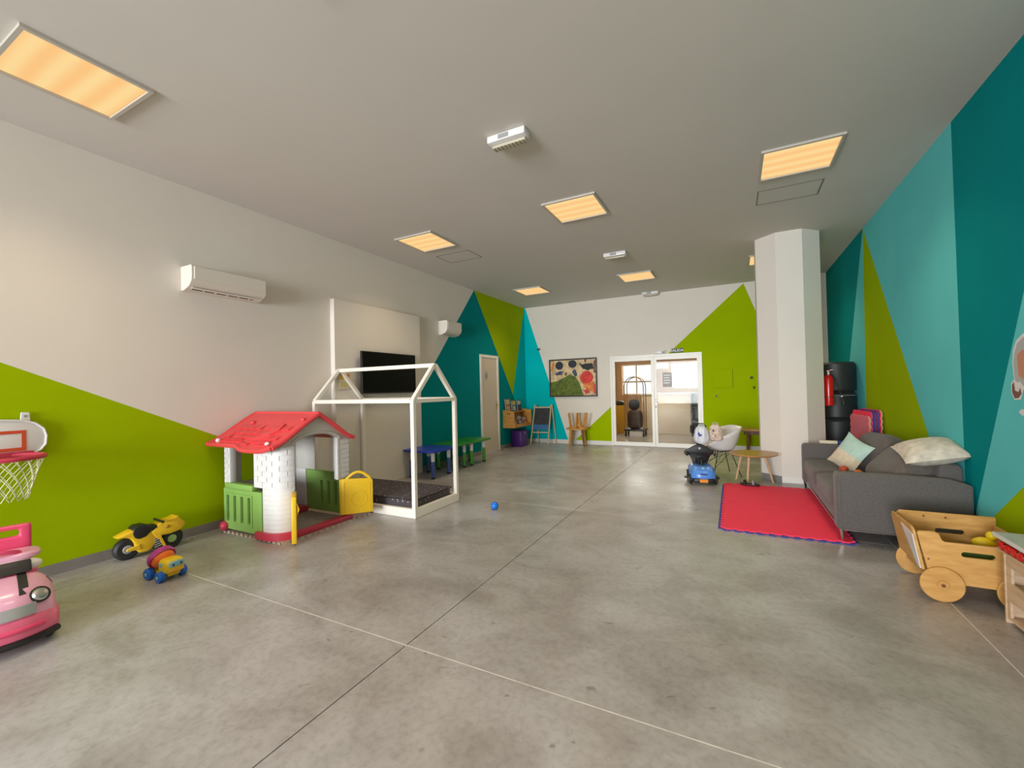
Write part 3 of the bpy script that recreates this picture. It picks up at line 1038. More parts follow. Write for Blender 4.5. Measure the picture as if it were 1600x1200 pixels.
P_navy = mat('navy_paint', (0.010, 0.012, 0.03), 0.6)
P_blk = mat('black_paint', (0.012, 0.010, 0.010), 0.6)
P_olive = mat('olive_green_paint', (0.10, 0.14, 0.012), 0.7, var=0.45, vscale=14)
P_redp = mat('red_paint', (0.62, 0.03, 0.02), 0.6, var=0.3, vscale=12)
P_or = mat('orange_paint', (0.66, 0.20, 0.035), 0.6, var=0.4, vscale=14)
P_brown = mat('brown_paint', (0.14, 0.035, 0.012), 0.6, var=0.4, vscale=14)
P_slate = mat('slate_paint', (0.05, 0.065, 0.12), 0.6, var=0.4, vscale=14)
blob([(0.02, 0.40), (0.18, 0.42), (0.46, 0.60), (0.56, 0.50), (0.64, 0.36), (0.72, 0.03), (0.03, 0.03)], P_olive, 0.002, 0.008)
blob([(0.64, 0.52), (0.92, 0.40), (0.95, 0.10), (0.76, 0.20), (0.70, 0.30)], P_or, 0.002, 0.02)
blob(ell(0.79, 0.50, 0.13, 0.165), P_redp, 0.004, 0.006)
blob(ell(0.22, 0.83, 0.085, 0.11), P_navy, 0.003, 0.008)
blob(ell(0.50, 0.86, 0.09, 0.10), P_navy, 0.003, 0.004)
blob([(0.63, 0.92), (0.70, 0.84), (0.92, 0.86), (0.94, 0.72), (0.84, 0.68), (0.72, 0.72)], P_blk, 0.003, 0.012)
blob([(0.12, 0.63), (0.22, 0.68), (0.30, 0.68), (0.28, 0.58), (0.14, 0.57)], P_slate, 0.003, 0.01)
blob([(0.49, 0.68), (0.56, 0.72), (0.60, 0.56), (0.54, 0.52)], P_slate, 0.003, 0.012)
blob([(0.05, 0.88), (0.12, 0.93), (0.08, 0.70), (0.04, 0.70)], P_or, 0.003, 0.012)
blob([(0.72, 0.17), (0.80, 0.22), (0.85, 0.10), (0.76, 0.04)], P_redp, 0.004, 0.014)
blob([(0.33, 0.62), (0.38, 0.66), (0.38, 0.56), (0.33, 0.55)], P_brown, 0.003, 0.01)
blob([(0.74, 0.97), (0.80, 0.97), (0.78, 0.88), (0.74, 0.89)], P_brown, 0.004, 0.01)
blob([(0.93, 0.90), (0.965, 0.95), (0.965, 0.60), (0.94, 0.62)], P_brown, 0.003, 0.01)
blob([(0.92, 0.30), (0.965, 0.34), (0.965, 0.06), (0.93, 0.10)], P_redp, 0.003, 0.012)

# small fixtures on the far wall
t = Thing('exit_sign', 'small SALIDA exit sign above the right glass door', 'sign', (-1.135, YB, 2.205))
t.part('plate', rbox(-1.27, -1.0, YB - 0.012, YB - 0.0005, 2.205, 2.305, 0.003, 1), mat('dark_green_sign', (0.05, 0.065, 0.04), 0.5))
text_part('lettering', 'SALIDA', 0.085, M_whitegl, t.o, (-1.135, YB - 0.0135, 2.255), (PI / 2, 0, 0), t.loc)
t = Thing('door_sensor', 'white emergency lamp box over the middle of the glass doors', 'sensor', (-1.52, YB, 2.195))
t.part('housing', rbox(-1.65, -1.39, YB - 0.07, YB - 0.0005, 2.195, 2.275, 0.012), M_whitegl)
t.part('lens', rbox(-1.47, -1.41, YB - 0.076, YB - 0.0705, 2.205, 2.25, 0.004, 1), M_grey)
t = Thing('electrical_cabinet', 'flush green cabinet door in the far green wall', 'cabinet', (-0.21, YB, 1.36))
t.part('cabinet_frame', holed(bmn(), -0.435, 0.01, 1.355, 1.79, [(-0.425, -0.004, 1.369, 1.78)], (0, YB - 0.008, 0), (1, 0, 0), (0, 0, 1), (0, 0.0075, 0)), M_green, smooth=False)
t.part('cabinet_door', rbox(-0.42, -0.010, YB - 0.010, YB - 0.0005, 1.375, 1.775, 0.003, 1), M_green)
t.part('hinge_gap', box(bmn(), -0.0098, -0.0045, YB - 0.004, YB - 0.0005, 1.372, 1.778), M_dark, smooth=False)
t = Thing('wall_socket', 'round green socket with dark centre under the flush cabinet', 'socket', (-0.345, YB, 1.18))
m4 = axis_m((-0.345, YB - 0.0005, 1.19), (0, -1, 0))
t.part('cover', lathe(bmn(), [(0, 0), (0.05, 0), (0.05, 0.008), (0.045, 0.012), (0, 0.012)], 20, m4), M_green)
t.part('key_hole', lathe(bmn(), [(0, 0.0122), (0.022, 0.0122), (0.022, 0.02), (0, 0.02)], 16, m4), M_black)
t = Thing('wall_socket', 'green double socket with black plugs beside the pillar', 'socket', (0.36, YB, 1.36))
t.part('cover', rbox(0.30, 0.42, YB - 0.012, YB - 0.0005, 1.40, 1.54, 0.01), M_green)
t.part('plug', rbox(0.325, 0.375, YB - 0.05, YB - 0.0005, 1.555, 1.60, 0.008), M_black)
t.part('plug', rbox(0.375, 0.41, YB - 0.05, YB - 0.0005, 1.34, 1.385, 0.008), M_black)
t = Thing('motion_detector', 'tiny dark detector on the turquoise edge above the painting', 'detector', (-4.6, YB, 2.48))
t.part('bracket', rbox(-4.625, -4.585, YB - 0.04, YB - 0.0005, 2.50, 2.56, 0.006), M_whitegl)
t.part('eye', rbox(-4.65, -4.57, YB - 0.07, YB - 0.041, 2.475, 2.52, 0.01), mat('dark_brown_plastic', (0.06, 0.035, 0.03), 0.4))

# ------------------------------------------------------------------ playhouse
PB = Vector((-4.39, 3.09, 0))


def jig(u0, u1, v0, v1, pitch, amp, sides='wens'):
    """outline of a foam tile with jigsaw teeth"""
    def edge(a, b, on, nrm):
        L = (Vector(b) - Vector(a)).length
        d = (Vector(b) - Vector(a)) / L
        n = Vector(nrm)
        out = [Vector(a)]
        if on:
            k = max(2, int(round(L / pitch)))
            s = L / k
            for i in range(k):
                c = (i + 0.5) * s
                for off, lift in ((-0.20, 0), (-0.29, 1), (0.29, 1), (0.20, 0)):
                    out.append(Vector(a) + d * (c + off * s) + n * (amp * lift))
        return out
    p = []
    p += edge((u0, v0), (u1, v0), 's' in sides, (0, -1))
    p += edge((u1, v0), (u1, v1), 'e' in sides, (1, 0))
    p += edge((u1, v1), (u0, v1), 'n' in sides, (0, 1))
    p += edge((u0, v1), (u0, v0), 'w' in sides, (-1, 0))
    return [(q.x, q.y) for q in p]


t = Thing('foam_mat', 'grey pink jigsaw foam mat under the playhouse', 'foam mat', (-4.36, 3.24, 0))
t.part('top_layer', prism(bmn(), jig(-4.88, -3.90, 2.66, 3.78, 0.075, 0.022), (0, 0, 0.008), (1, 0, 0), (0, 1, 0), (0, 0, 0.008)), M_fgrey, smooth=False)
t.part('bottom_layer', prism(bmn(), jig(-4.88, -3.90, 2.66, 3.78, 0.075, 0.022), (0, 0, 0.0005), (1, 0, 0), (0, 1, 0), (0, 0, 0.0073)), mat('beige_foam', (0.55, 0.45, 0.33), 0.8), smooth=False)

PZ = 0.0165
t = Thing('playhouse', 'plastic playhouse with red shingle roof, white brick corner and yellow doors', 'playhouse', (PB.x, PB.y, PZ))
X0, X1, Y0, Y1 = -4.85, -3.95, 2.70, 3.49
# plank floor and red base
for k in range(7):
    x0 = X0 + 0.03 + k * 0.122
    t.part('floor_plank', rbox(x0, x0 + 0.116, Y0 + 0.03, Y1 - 0.03, PZ, PZ + 0.03, 0.005, 1), M_brplank)
t.part('door_sill', rbox(X1 - 0.03, X1 + 0.05, 2.80, 3.52, PZ, PZ + 0.052, 0.012), M_base_red)


def arcpts(c, r, a0, a1, n):
    return [Vector((c[0] + r * math.cos(a0 + (a1 - a0) * k / n), c[1] + r * math.sin(a0 + (a1 - a0) * k / n), 0)) for k in range(n + 1)]


def plan(off, xs):
    """plan of the rounded corner: straight from xs along y=Y0 and then round to the door side"""
    r = 0.17
    c = (X1 - r, Y0 + r - 0.04)
    p = [Vector((xs, Y0 - 0.04 - off, 0))] + arcpts(c, r + off, -PI / 2, 0, 10)
    return p + [Vector((X1 + off, 2.83, 0))]


def plan_at(off, xs, s):
    p = plan(off, xs)
    L = [(b - a).length for a, b in zip(p[:-1], p[1:])]
    tot = sum(L)
    d = s * tot
    for (a, b), l in zip(zip(p[:-1], p[1:]), L):
        if d <= l + 1e-9:
            return a.lerp(b, d / l)
        d -= l
    return p[-1]


def shell(bm, xs, off0, off1, s0, s1, z0, z1, n=12):
    rows = []
    for o_ in (off0, off1):
        for z in (z0, z1):
            rows.append([bm.verts.new(plan_at(o_, xs, s0 + (s1 - s0) * k / n) + Vector((0, 0, z))) for k in range(n + 1)])
    a, b, c, d = rows   # inner-low, inner-high, outer-low, outer-high
    for k in range(n):
        quadface(bm, (a[k], b[k], b[k + 1], a[k + 1]))
        quadface(bm, (c[k], c[k + 1], d[k + 1], d[k]))
        quadface(bm, (b[k], d[k], d[k + 1], b[k + 1]))
        quadface(bm, (a[k], a[k + 1], c[k + 1], c[k]))
    quadface(bm, (a[0], c[0], d[0], b[0]))
    quadface(bm, (a[n], b[n], d[n], c[n]))
    return bm


tw = t.part('corner_tower', shell(shell(bmn(), -4.35, -0.045, 0, 0, 1, 0.515, 0.965), -4.21, -0.045, 0.0, 0, 1, 0.05, 0.514), M_whitep)
for row in range(8):
    z = 0.53 + row * 0.053
    nb = 4
    off = 0.5 if row % 2 else 0
    for k in range(nb):
        s0, s1 = max(0.02, (k - off) / (nb - 0.5) + 0.01), min(0.98, (k + 1 - off) / (nb - 0.5) - 0.01)
        if s1 - s0 < 0.06:
            continue
        t.part('brick', shell(bmn(), -4.35, 0.0003, 0.006, s0, s1, z, z + 0.046, 5), M_whitep, tw)
for row in range(9):
    z = 0.07 + row * 0.048
    s0 = 0.04
    t.part('brick_course', shell(bmn(), -4.21, 0.0003, 0.005, s0, 0.97, z, z + 0.042, 8), M_whitep, tw)
t.part('base_bumper', shell(bmn(), -4.28, -0.01, 0.045, 0, 0.96, PZ, 0.085), M_base_red, label='rounded pink red bumper at the foot of the corner')
t.part('corner_foot', sphere(bmn(), (X0 + 0.01, Y0 - 0.06, PZ + 0.055), 0.052, 14, (1, 1, 1)), M_base_red)
# left side wall: post, green half wall, window ledge, lintel
ps = t.part('wall_post', rbox(X0 - 0.01, X0 + 0.085, Y0 - 0.04, Y0 + 0.03, 0.50, 0.965, 0.008), M_whitep)
for row in range(8):
    z = 0.52 + row * 0.053
    t.part('brick', box(bmn(), X0 - 0.006, X0 + 0.05 + 0.02 * (row % 2), Y0 - 0.045, Y0 - 0.0405, z, z + 0.046), M_whitep, ps, smooth=False)
t.part('lintel', rbox(X0 + 0.09, -4.36, Y0 - 0.035, Y0 + 0.02, 0.90, 0.965, 0.006), M_whitep)


def green_half(nm, x0, x1, yf, dy, z0, z1, slots, zs0, zs1):
    ho = [(a, b, zs0, zs1) for a, b in slots]
    g = t.part(nm, holed(bmn(), x0, x1, z0, z1, ho, (0, yf, 0), (1, 0, 0), (0, 0, 1), (0, dy, 0)), M_greenp, smooth=False)
    s = -1 if dy > 0 else 1
    a, b = slots[0][0] - 0.03, slots[-1][1] + 0.03
    f = holed(bmn(), a, b, zs0 - 0.03, zs1 + 0.025, [(q0 - 0.004, q1 + 0.004, zs0 - 0.004, zs1 + 0.004) for q0, q1 in slots], (0, yf + s * 0.0003, 0), (1, 0, 0), (0, 0, 1), (0, s * 0.009, 0))
    t.part('raised_frame', f, M_greenp, g, smooth=False)
    return g


sl = [(-4.795 + k * 0.122, -4.758 + k * 0.122) for k in range(4)]
gp = green_half('half_wall', X0 - 0.015, -4.215, Y0 - 0.05, 0.05, 0.045, 0.47, sl, 0.135, 0.40)
t.part('window_ledge', rbox(X0 + 0.02, -4.355, Y0 - 0.062, Y0 + 0.02, 0.472, 0.53, 0.01), M_greenp, gp)
t.part('slot_shade_sheet', box(bmn(), X0 + 0.02, -4.24, Y0 + 0.004, Y0 + 0.008, 0.1, 0.45), mat('slot_shade_green', (0.06, 0.11, 0.03), 0.6), gp, smooth=False)  # dark sheet standing in for the shade inside the slots
# far side wall
sl2 = [(-4.40 + k * 0.12, -4.36 + k * 0.12) for k in range(4)]
gp2 = green_half('half_wall', -4.65, X1 - 0.01, Y1, 0.04, 0.06, 0.53, sl2, 0.15, 0.42)
t.part('slot_shade_sheet', box(bmn(), -4.45, X1 - 0.04, Y1 + 0.0405, Y1 + 0.044, 0.1, 0.47), mat('slot_shade_green', (0, 0, 0)), gp2, smooth=False)  # dark sheet added so the far slots look shaded
t.part('wall_post', rbox(X0 + 0.021, -4.485, Y1 - 0.015, Y1 - 0.001, 0.54, 0.965, 0.004, 1), M_greyp)
t.part('wall_post', rbox(X0 + 0.021, -4.655, Y1 - 0.015, Y1 + 0.035, 0.05, 0.539, 0.004, 1), M_whitep)
# rear wall with window
t.part('rear_wall', holed(bmn(), Y0 - 0.03, Y1 + 0.04, 0.05, 0.965, [(Y0 + 0.12, 3.05, 0.50, 0.88)], (X0 - 0.02, 0, 0), (0, 1, 0), (0, 0, 1), (0.04, 0, 0)), M_greyp, smooth=False)
t.part('low_bench', rbox(X0 + 0.03, X0 + 0.28, 2.95, 3.46, PZ + 0.031, 0.11, 0.02), M_base_red)
# door side: far post, arched gable
fp = t.part('wall_post', rbox(X1 - 0.05, X1 + 0.01, 3.345, 3.51, 0.485, 0.965, 0.008), M_whitep)
for row in range(8):
    z = 0.505 + row * 0.053
    o_ = 0.03 * (row % 2)
    t.part('brick', box(bmn(), X1 + 0.0105, X1 + 0.015, 3.40 - o_, 3.50, z, z + 0.046), M_whitep, fp, smooth=False)
ap = 3.09
outer = [(2.66, 0.93), (2.68, 0.985), (2.80, 1.06), (2.95, 1.15), (ap, 1.215), (3.23, 1.15), (3.38, 1.06), (3.50, 0.985), (3.52, 0.93), (3.345, 0.93)]
arch = [(ap + 0.262 * math.cos(a * PI / 12), 0.935 + 0.085 * math.sin(a * PI / 12)) for a in range(0, 13)]
gab = outer + arch + [(2.83, 0.93)]
t.part('gable', prism(bmn(), gab, (X1 - 0.045, 0, 0), (0, 1, 0), (0, 0, 1), (0.055, 0, 0)), M_greyp, smooth=False)
bm = tube(bmn(), [(X1 + 0.012, ap + 0.285 * math.cos(a * PI / 16), 0.94 + 0.10 * math.sin(a * PI / 16)) for a in range(17)], 0.012, 6)
t.part('arch_trim', bm, M_greyp)
t.part('door_jamb', rbox(X1 - 0.01, X1 + 0.02, 3.335, 3.365, 0.485, 0.95, 0.005), M_whitep)
gab2 = [(2.66, 0.93), (2.68, 0.985), (2.80, 1.06), (2.95, 1.15), (ap, 1.215), (3.23, 1.15), (3.38, 1.06), (3.50, 0.985), (3.52, 0.93)]
t.part('gable', prism(bmn(), gab2, (X0 - 0.02, 0, 0), (0, 1, 0), (0, 0, 1), (0.03, 0, 0)), M_greyp, smooth=False)
# yellow doors
h0, h1 = Vector((X1 + 0.02, 3.385, 0)), Vector((-3.715, 3.64, 0))
d = (h1 - h0).normalized()
n = Vector((d.y, -d.x, 0))
t.part('hinge_post', soften(prism(bmn(), [(0, 0), (0.10, 0), (0.10, 0.385), (0, 0.40)], (X1 + 0.005, 3.365, 0.085), (0, 1, 0), (0, 0, 1), (0.025, 0, 0)), 0.006), M_yel)
W = (h1 - h0).length
leafp = [(0.0, 0), (W, 0), (W, 0.36), (W - 0.02, 0.385), (0.03, 0.40), (0, 0.40)]
lf = t.part('door_leaf', soften(prism(bmn(), leafp, h0 + Vector((0, 0, 0.085)) - n * 0.015, d, (0, 0, 1), n * 0.03), 0.006), M_yel)
pts = [h0 + d * (0.05 + (W - 0.08) * k / 10) + Vector((0, 0, 0.475 + 0.075 * math.sin(PI * k / 10))) for k in range(11)]
t.part('pull_handle', tube(bmn(), pts, 0.016, 8), M_yel, lf)
cc = h0 + d * (W * 0.55) + Vector((0, 0, 0.25)) + n * 0.016
t.part('round_emblem', tube(bmn(), [cc + (d * math.cos(a * PI / 12) + Vector((0, 0, 1)) * math.sin(a * PI / 12)) * 0.085 for a in range(24)], 0.005, 6, closed=True), M_yel, lf)
bm = bmn()
for (a, b), (c, e) in (((0.03, 0.03), (W - 0.03, 0.03)), ((W - 0.03, 0.03), (W - 0.03, 0.34)), ((W - 0.03, 0.34), (0.03, 0.36)), ((0.03, 0.36), (0.03, 0.03))):
    bar(bm, h0 + d * a + Vector((0, 0, 0.085 + b)) + n * 0.016, h0 + d * c + Vector((0, 0, 0.085 + e)) + n * 0.016, 0.008, 0.006)
t.part('raised_border', bm, M_yel, lf, smooth=False)
g0, dd = Vector((X1 + 0.025, 2.80, 0)), Vector((0.80, -0.60, 0))
nn = Vector((0.60, 0.80, 0))
lf = t.part('door_leaf', soften(prism(bmn(), [(0, 0), (0.22, 0), (0.22, 0.36), (0.19, 0.44), (0.0, 0.46)], g0 + Vector((0, 0, 0.02)) - nn * 0.022, dd, (0, 0, 1), nn * 0.044), 0.008), M_yel)
t.part('pull_handle', tube(bmn(), [g0 + dd * 0.19 + nn * 0.02 + Vector((0, 0, 0.28)), g0 + dd * 0.20 + nn * 0.04 + Vector((0, 0, 0.34)), g0 + dd * 0.19 + nn * 0.02 + Vector((0, 0, 0.40))], 0.01, 6), M_yel, lf)

# roof: flared red slopes with shingles
RX0, RX1 = -4.99, -3.905
prof = [(0.0, 1.25), (0.14, 1.175), (0.28, 1.085), (0.40, 1.01), (0.47, 0.975), (0.53, 0.955)]


def roofpt(side, f, x, lift=0.0):
    i = min(int(f * (len(prof) - 1)), len(prof) - 2)
    q = f * (len(prof) - 1) - i
    a, b = prof[i], prof[i + 1]
    dy = a[0] + (b[0] - a[0]) * q
    z = a[1] + (b[1] - a[1]) * q
    if side < 0:
        dip = max(0.0, 1 - abs((x + 4.20) / 0.26) ** 4) if abs(x + 4.20) < 0.26 else 0
        w = max(0.0, (f - 0.55) / 0.45)
        z -= 0.035 * dip * w
        dy += 0.025 * dip * w
    if side > 0:
        dy *= 0.86
    s = Vector((0, side * (b[1] - a[1]) * -1, (b[0] - a[0]))).normalized()
    return Vector((x, ap + side * dy, z)) + s * lift


for side in (-1, 1):
    bm = bmn()
    nx, nf = 28, 15
    top = [[bm.verts.new(roofpt(side, j / nf, RX0 + (RX1 - RX0) * i / nx, 0)) for j in range(nf + 1)] for i in range(nx + 1)]
    bot = [[bm.verts.new(roofpt(side, j / nf, RX0 + (RX1 - RX0) * i / nx, 0) - Vector((0, 0, 0.036))) for j in range(nf + 1)] for i in range(nx + 1)]
    for i in range(nx):
        for j in range(nf):
            quadface(bm, (top[i][j], top[i + 1][j], top[i + 1][j + 1], top[i][j + 1]))
            quadface(bm, (bot[i][j], bot[i][j + 1], bot[i + 1][j + 1], bot[i + 1][j]))
        for j in (0, nf):
            quadface(bm, (top[i][j], bot[i][j], bot[i + 1][j], top[i + 1][j]))
    for j in range(nf):
        for i in (0, nx):
            quadface(bm, (top[i][j], top[i][j + 1], bot[i][j + 1], bot[i][j]))
    rp = t.part('roof_panel', bm, M_red)
    for xe in (RX1, RX0):
        pts = [roofpt(side, j / 14, xe, 0.0) - Vector((0, 0, 0.016)) for j in range(15)]
        t.part('verge_roll', tube(bmn(), pts, 0.025, 8), M_red, rp)
    if side < 0:
        t.part('eave_roll', tube(bmn(), [roofpt(side, 1.0, RX0 + (RX1 - RX0) * i / 28) - Vector((0, 0, 0.017)) for i in range(29)], 0.022, 8), M_red, rp)
        for r in range(5):
            f0, f1 = 0.30 + r * 0.115, 0.30 + r * 0.115 + 0.107
            for k in range(9):
                x0 = RX0 + 0.10 + k * 0.112 + (0.056 if r % 2 else 0)
                if x0 + 0.106 > RX1 - 0.06 or (r + k * 3) % 7 == 5:
                    continue
                bm = bmn()
                v = [bm.verts.new(roofpt(side, f, x, l)) for f, l in ((f0, 0.001), (f1, 0.015)) for x in (x0, x0 + 0.053, x0 + 0.106)]
                w = [bm.verts.new(roofpt(side, f, x, -0.004)) for f in (f0, f1) for x in (x0, x0 + 0.053, x0 + 0.106)]
                for a, b, c, e in ((0, 1, 4, 3), (1, 2, 5, 4)):
                    quadface(bm, (v[a], v[b], v[c], v[e]))
                for a, b in ((0, 1), (1, 2), (2, 5), (5, 4), (4, 3), (3, 0)):
                    quadface(bm, (v[a], v[b], w[b], w[a]))
                t.part('shingle', bm, M_red, rp, smooth=False)
        bm = bmn()
        leafs = [(-4.36, 0.70), (-4.28, 0.56), (-4.20, 0.40), (-4.14, 0.30), (-4.12, 0.42), (-4.17, 0.55), (-4.26, 0.66)]
        vt = [bm.verts.new(roofpt(side, f, x, 0.022)) for x, f in leafs]
        vb = [bm.verts.new(roofpt(side, f, x, 0.0)) for x, f in leafs]
        quadface(bm, vt)
        for k in range(7):
            quadface(bm, (vt[k], vt[(k + 1) % 7], vb[(k + 1) % 7], vb[k]))
        t.part('leaf_emblem', bm, M_red, rp, smooth=False)
        for x, f in ((-4.86, 0.86), (-4.04, 0.80), (-4.72, 0.28), (-3.96, 0.20)):
            t.part('bolt_cap', sphere(bmn(), roofpt(side, f, x, 0.010), 0.024, 12), M_whitegl if f > 0.5 else M_red, rp)
    else:
        t.part('bolt_cap', sphere(bmn(), roofpt(side, 0.75, -3.92, 0.008), 0.018, 10), M_whitegl, rp)
t.part('ridge_cap', tube(bmn(), [(RX0, ap, 1.238), (RX1, ap, 1.238)], 0.022, 10), M_red)

# ------------------------------------------------------------------ house-frame bed
t = Thing('house_bed', 'cream white house-shaped bed frame beside the playhouse', 'bed frame', (-4.11, 4.25, 0))
bx0, bx1, by0, by1, bw = -4.93, -3.27, 3.84, 4.66, 0.05
for x in (bx0, bx1):
    for y in (by0, by1):
        t.part('post', rbox(x - bw / 2, x + bw / 2, y - bw / 2, y + bw / 2, 0, 1.35, 0.004, 1), M_beam)
    for s, y in ((-1, by0), (1, by1)):
        a, b = Vector((x, y, 1.345)), Vector((x, 4.25 + s * 0.018, 1.765))
        t.part('rafter', soften(bar(bmn(), a, b, bw, bw, upv=(1, 0, 0)), 0.004, 1), M_beam)
    t.part('tie_beam', rbox(x - bw / 2, x + bw / 2, by0 + 0.026, by1 - 0.026, 1.315, 1.36, 0.004, 1), M_beam)
    t.part('base_rail', rbox(x - bw / 2, x + bw / 2, by0 + 0.026, by1 - 0.026, 0, 0.105, 0.004, 1), M_beam)
t.part('ridge_beam', rbox(bx0 - 0.02, bx1 + 0.02, 4.226, 4.274, 1.74, 1.79, 0.004, 1), M_beam)
for y in (by0, by1):
    t.part('eave_beam', rbox(bx0 + 0.026, bx1 - 0.026, y - bw / 2, y + bw / 2, 1.315, 1.365, 0.004, 1), M_beam)
    t.part('base_rail', rbox(bx0 + 0.026, bx1 - 0.026, y - bw / 2, y + bw / 2, 0, 0.105, 0.004, 1), M_beam)
bm = softbox(bmn(), 1.60, 0.755, 0.20, Matrix.Translation((-4.10, 4.25, 0.105)), 16, 12)
t2 = Thing('mattress', 'dark mattress with a pale fleck print inside the house bed', 'mattress', (-4.10, 4.25, 0.005))
mt = t2.part('cover', bm, M_star)
t2.part('piping', tube(bmn(), [(-4.10 + 0.798 * a, 4.25 + 0.374 * b, 0.188) for a, b in ((-1, -0.95), (-0.98, -1), (0.98, -1), (1, -0.95), (1, 0.95), (0.98, 1), (-0.98, 1), (-1, 0.95))], 0.005, 6, closed=True), M_dark, mt)


# ------------------------------------------------------------------ children's tables by the left wall
def kid_table(name, label, x0, x1, y0, y1, ht, mtop, mleg, legs, cut=0.0, group=None):
    cx, cy = (x0 + x1) / 2, (y0 + y1) / 2
    t = Thing(name, label, 'table', (cx, cy, 0), group=group)
    r = 0.09
    poly = []
    for (a, b, st) in ((x1 - r, y1 - r, 0), (x0 + r, y1 - r, 1), (x0 + r, y0 + r + cut, 2), (x1 - r, y0 + r, 3)):
        for k in range(6):
            an = (st + k / 5) * PI / 2
            poly.append((a + r * math.cos(an), b + r * math.sin(an)))
    t.part('tabletop', soften(prism(bmn(), poly, (0, 0, ht - 0.035), (1, 0, 0), (0, 1, 0), (0, 0, 0.035)), 0.01), mtop)
    for (x, y) in legs:
        lg = t.part('leg', cyl(bmn(), (x, y, 0.03), (x, y, 0.285), 0.033, 0.031), mleg)
        t.part('leg_socket', cyl(bmn(), (x, y, 0.286), (x, y, ht - 0.036), 0.031, 0.035), M_whitegl, lg)
        t.part('foot_cap', cyl(bmn(), (x, y, 0), (x, y, 0.029), 0.034, 0.034), M_black, lg)


G = 'low plastic tables along the left wall'
kid_table('play_table', 'low blue plastic table with blue and white legs', -4.98, -4.32, 5.52, 6.26, 0.475, M_bluep, M_bluel, [(-4.87, 5.66), (-4.42, 5.66), (-4.445, 6.13), (-4.87, 6.11)], 0.0, G)
kid_table('play_table', 'low green plastic table next to the blue table', -4.99, -4.40, 6.30, 6.84, 0.475, M_grnt, M_grnl, [(-4.88, 6.41), (-4.53, 6.41), (-4.53, 6.74), (-4.88, 6.74)], 0.0, G)
kid_table('play_table', 'low green plastic table beside the cream door', -4.98, -4.38, 6.86, 7.56, 0.475, M_grnt, M_grnl, [(-4.87, 6.95), (-4.50, 6.95), (-4.52, 7.44), (-4.87, 7.44)], 0.0, G)

# ------------------------------------------------------------------ small toys on the floor, left
single('toy_ball', sphere(bmn(), (-2.60, 4.50, 0.047), 0.047, 20), mat('bright_blue_ball', (0.005, 0.16, 0.62), 0.35), 'small bright blue ball on the concrete floor', 'ball', (-2.60, 4.50, 0))


def wheel(bm, c, ax, r, w, seg=24):
    m = axis_m(c, ax)
    e = min(0.3 * w, 0.2 * r)
    return lathe(bm, [(0, -w / 2), (r - e, -w / 2), (r, -w / 2 + e), (r, w / 2 - e), (r - e, w / 2), (0, w / 2)], seg, m)


# yellow motorbike (local x = forward)
t = Thing('toy_motorbike', 'yellow plastic toy motorbike with black wheels against the green wall', 'toy motorbike', (-4.87, 1.99, 0), rz=1.50)
for x in (-0.165, 0.165):
    w = t.part('wheel', wheel(bmn(), (x, 0, 0.095), (0, 1, 0), 0.095, 0.075), M_rubber)
    t.part('hub', wheel(bmn(), (x, 0, 0.095), (0, 1, 0), 0.04, 0.085), M_grey if x < 0 else mat('lime_hub', (0.35, 0.55, 0.2), 0.4), w)
body = [(-0.255, 0.215), (-0.17, 0.25), (-0.10, 0.27), (-0.02, 0.255), (0.03, 0.215), (0.05, 0.19), (0.04, 0.12), (0.01, 0.055), (-0.03, 0.035), (-0.085, 0.04), (-0.115, 0.08), (-0.125, 0.14), (-0.15, 0.19), (-0.19, 0.205)]
t.part('tail_fairing', soften(prism(bmn(), body, (0, 0.062, 0), (1, 0, 0), (0, 0, 1), (0, -0.124, 0)), 0.026, 3), M_yel)
head = [(0.0, 0.20), (0.04, 0.255), (0.10, 0.285), (0.17, 0.292), (0.20, 0.305), (0.215, 0.30), (0.215, 0.28), (0.262, 0.235), (0.262, 0.20), (0.22, 0.165), (0.14, 0.15), (0.08, 0.155), (0.05, 0.125), (0.03, 0.15)]
fr = t.part('front_fairing', soften(prism(bmn(), head, (0, 0.068, 0), (1, 0, 0), (0, 0, 1), (0, -0.136, 0)), 0.028, 3), M_yel)
for s in (-1, 1):
    t.part('headlight', sphere(bmn(), (0.12, s * 0.068, 0.225), 0.02, 10, (1, 0.4, 0.8)), mat('amber_eye', (0.45, 0.22, 0.02), 0.3), fr)
    t.part('fork', bar(bmn(), (0.055, s * 0.062, 0.16), (0.10, s * 0.062, 0.04), 0.022, 0.018), M_yel)
    t.part('swing_arm', soften(prism(bmn(), [(-0.185, 0.085), (-0.18, 0.105), (-0.09, 0.125), (-0.08, 0.075)], (0, s * 0.056, 0), (1, 0, 0), (0, 0, 1), (0, s * 0.014, 0)), 0.004, 1), M_yel)
    for k in range(5):
        t.part('cooling_fin', bar(bmn(), (0.02, s * 0.055, 0.06 + k * 0.02), (0.075, s * 0.055, 0.07 + k * 0.02), 0.02, 0.008), M_silver, smooth=False)
t.part('engine', rbox(0.0, 0.085, -0.05, 0.05, 0.045, 0.17, 0.012), M_black)
seat = [(-0.14, 0.225), (-0.135, 0.27), (-0.11, 0.292), (-0.05, 0.29), (0.0, 0.265), (0.06, 0.255), (0.06, 0.225), (0.0, 0.215), (-0.04, 0.175), (-0.09, 0.165), (-0.125, 0.185)]
t.part('seat', soften(prism(bmn(), seat, (0, 0.068, 0), (1, 0, 0), (0, 0, 1), (0, -0.136, 0)), 0.018, 3), M_black)
t.part('handlebar', cyl(bmn(), (0.075, -0.10, 0.285), (0.075, 0.10, 0.285), 0.011, seg=10), M_black)

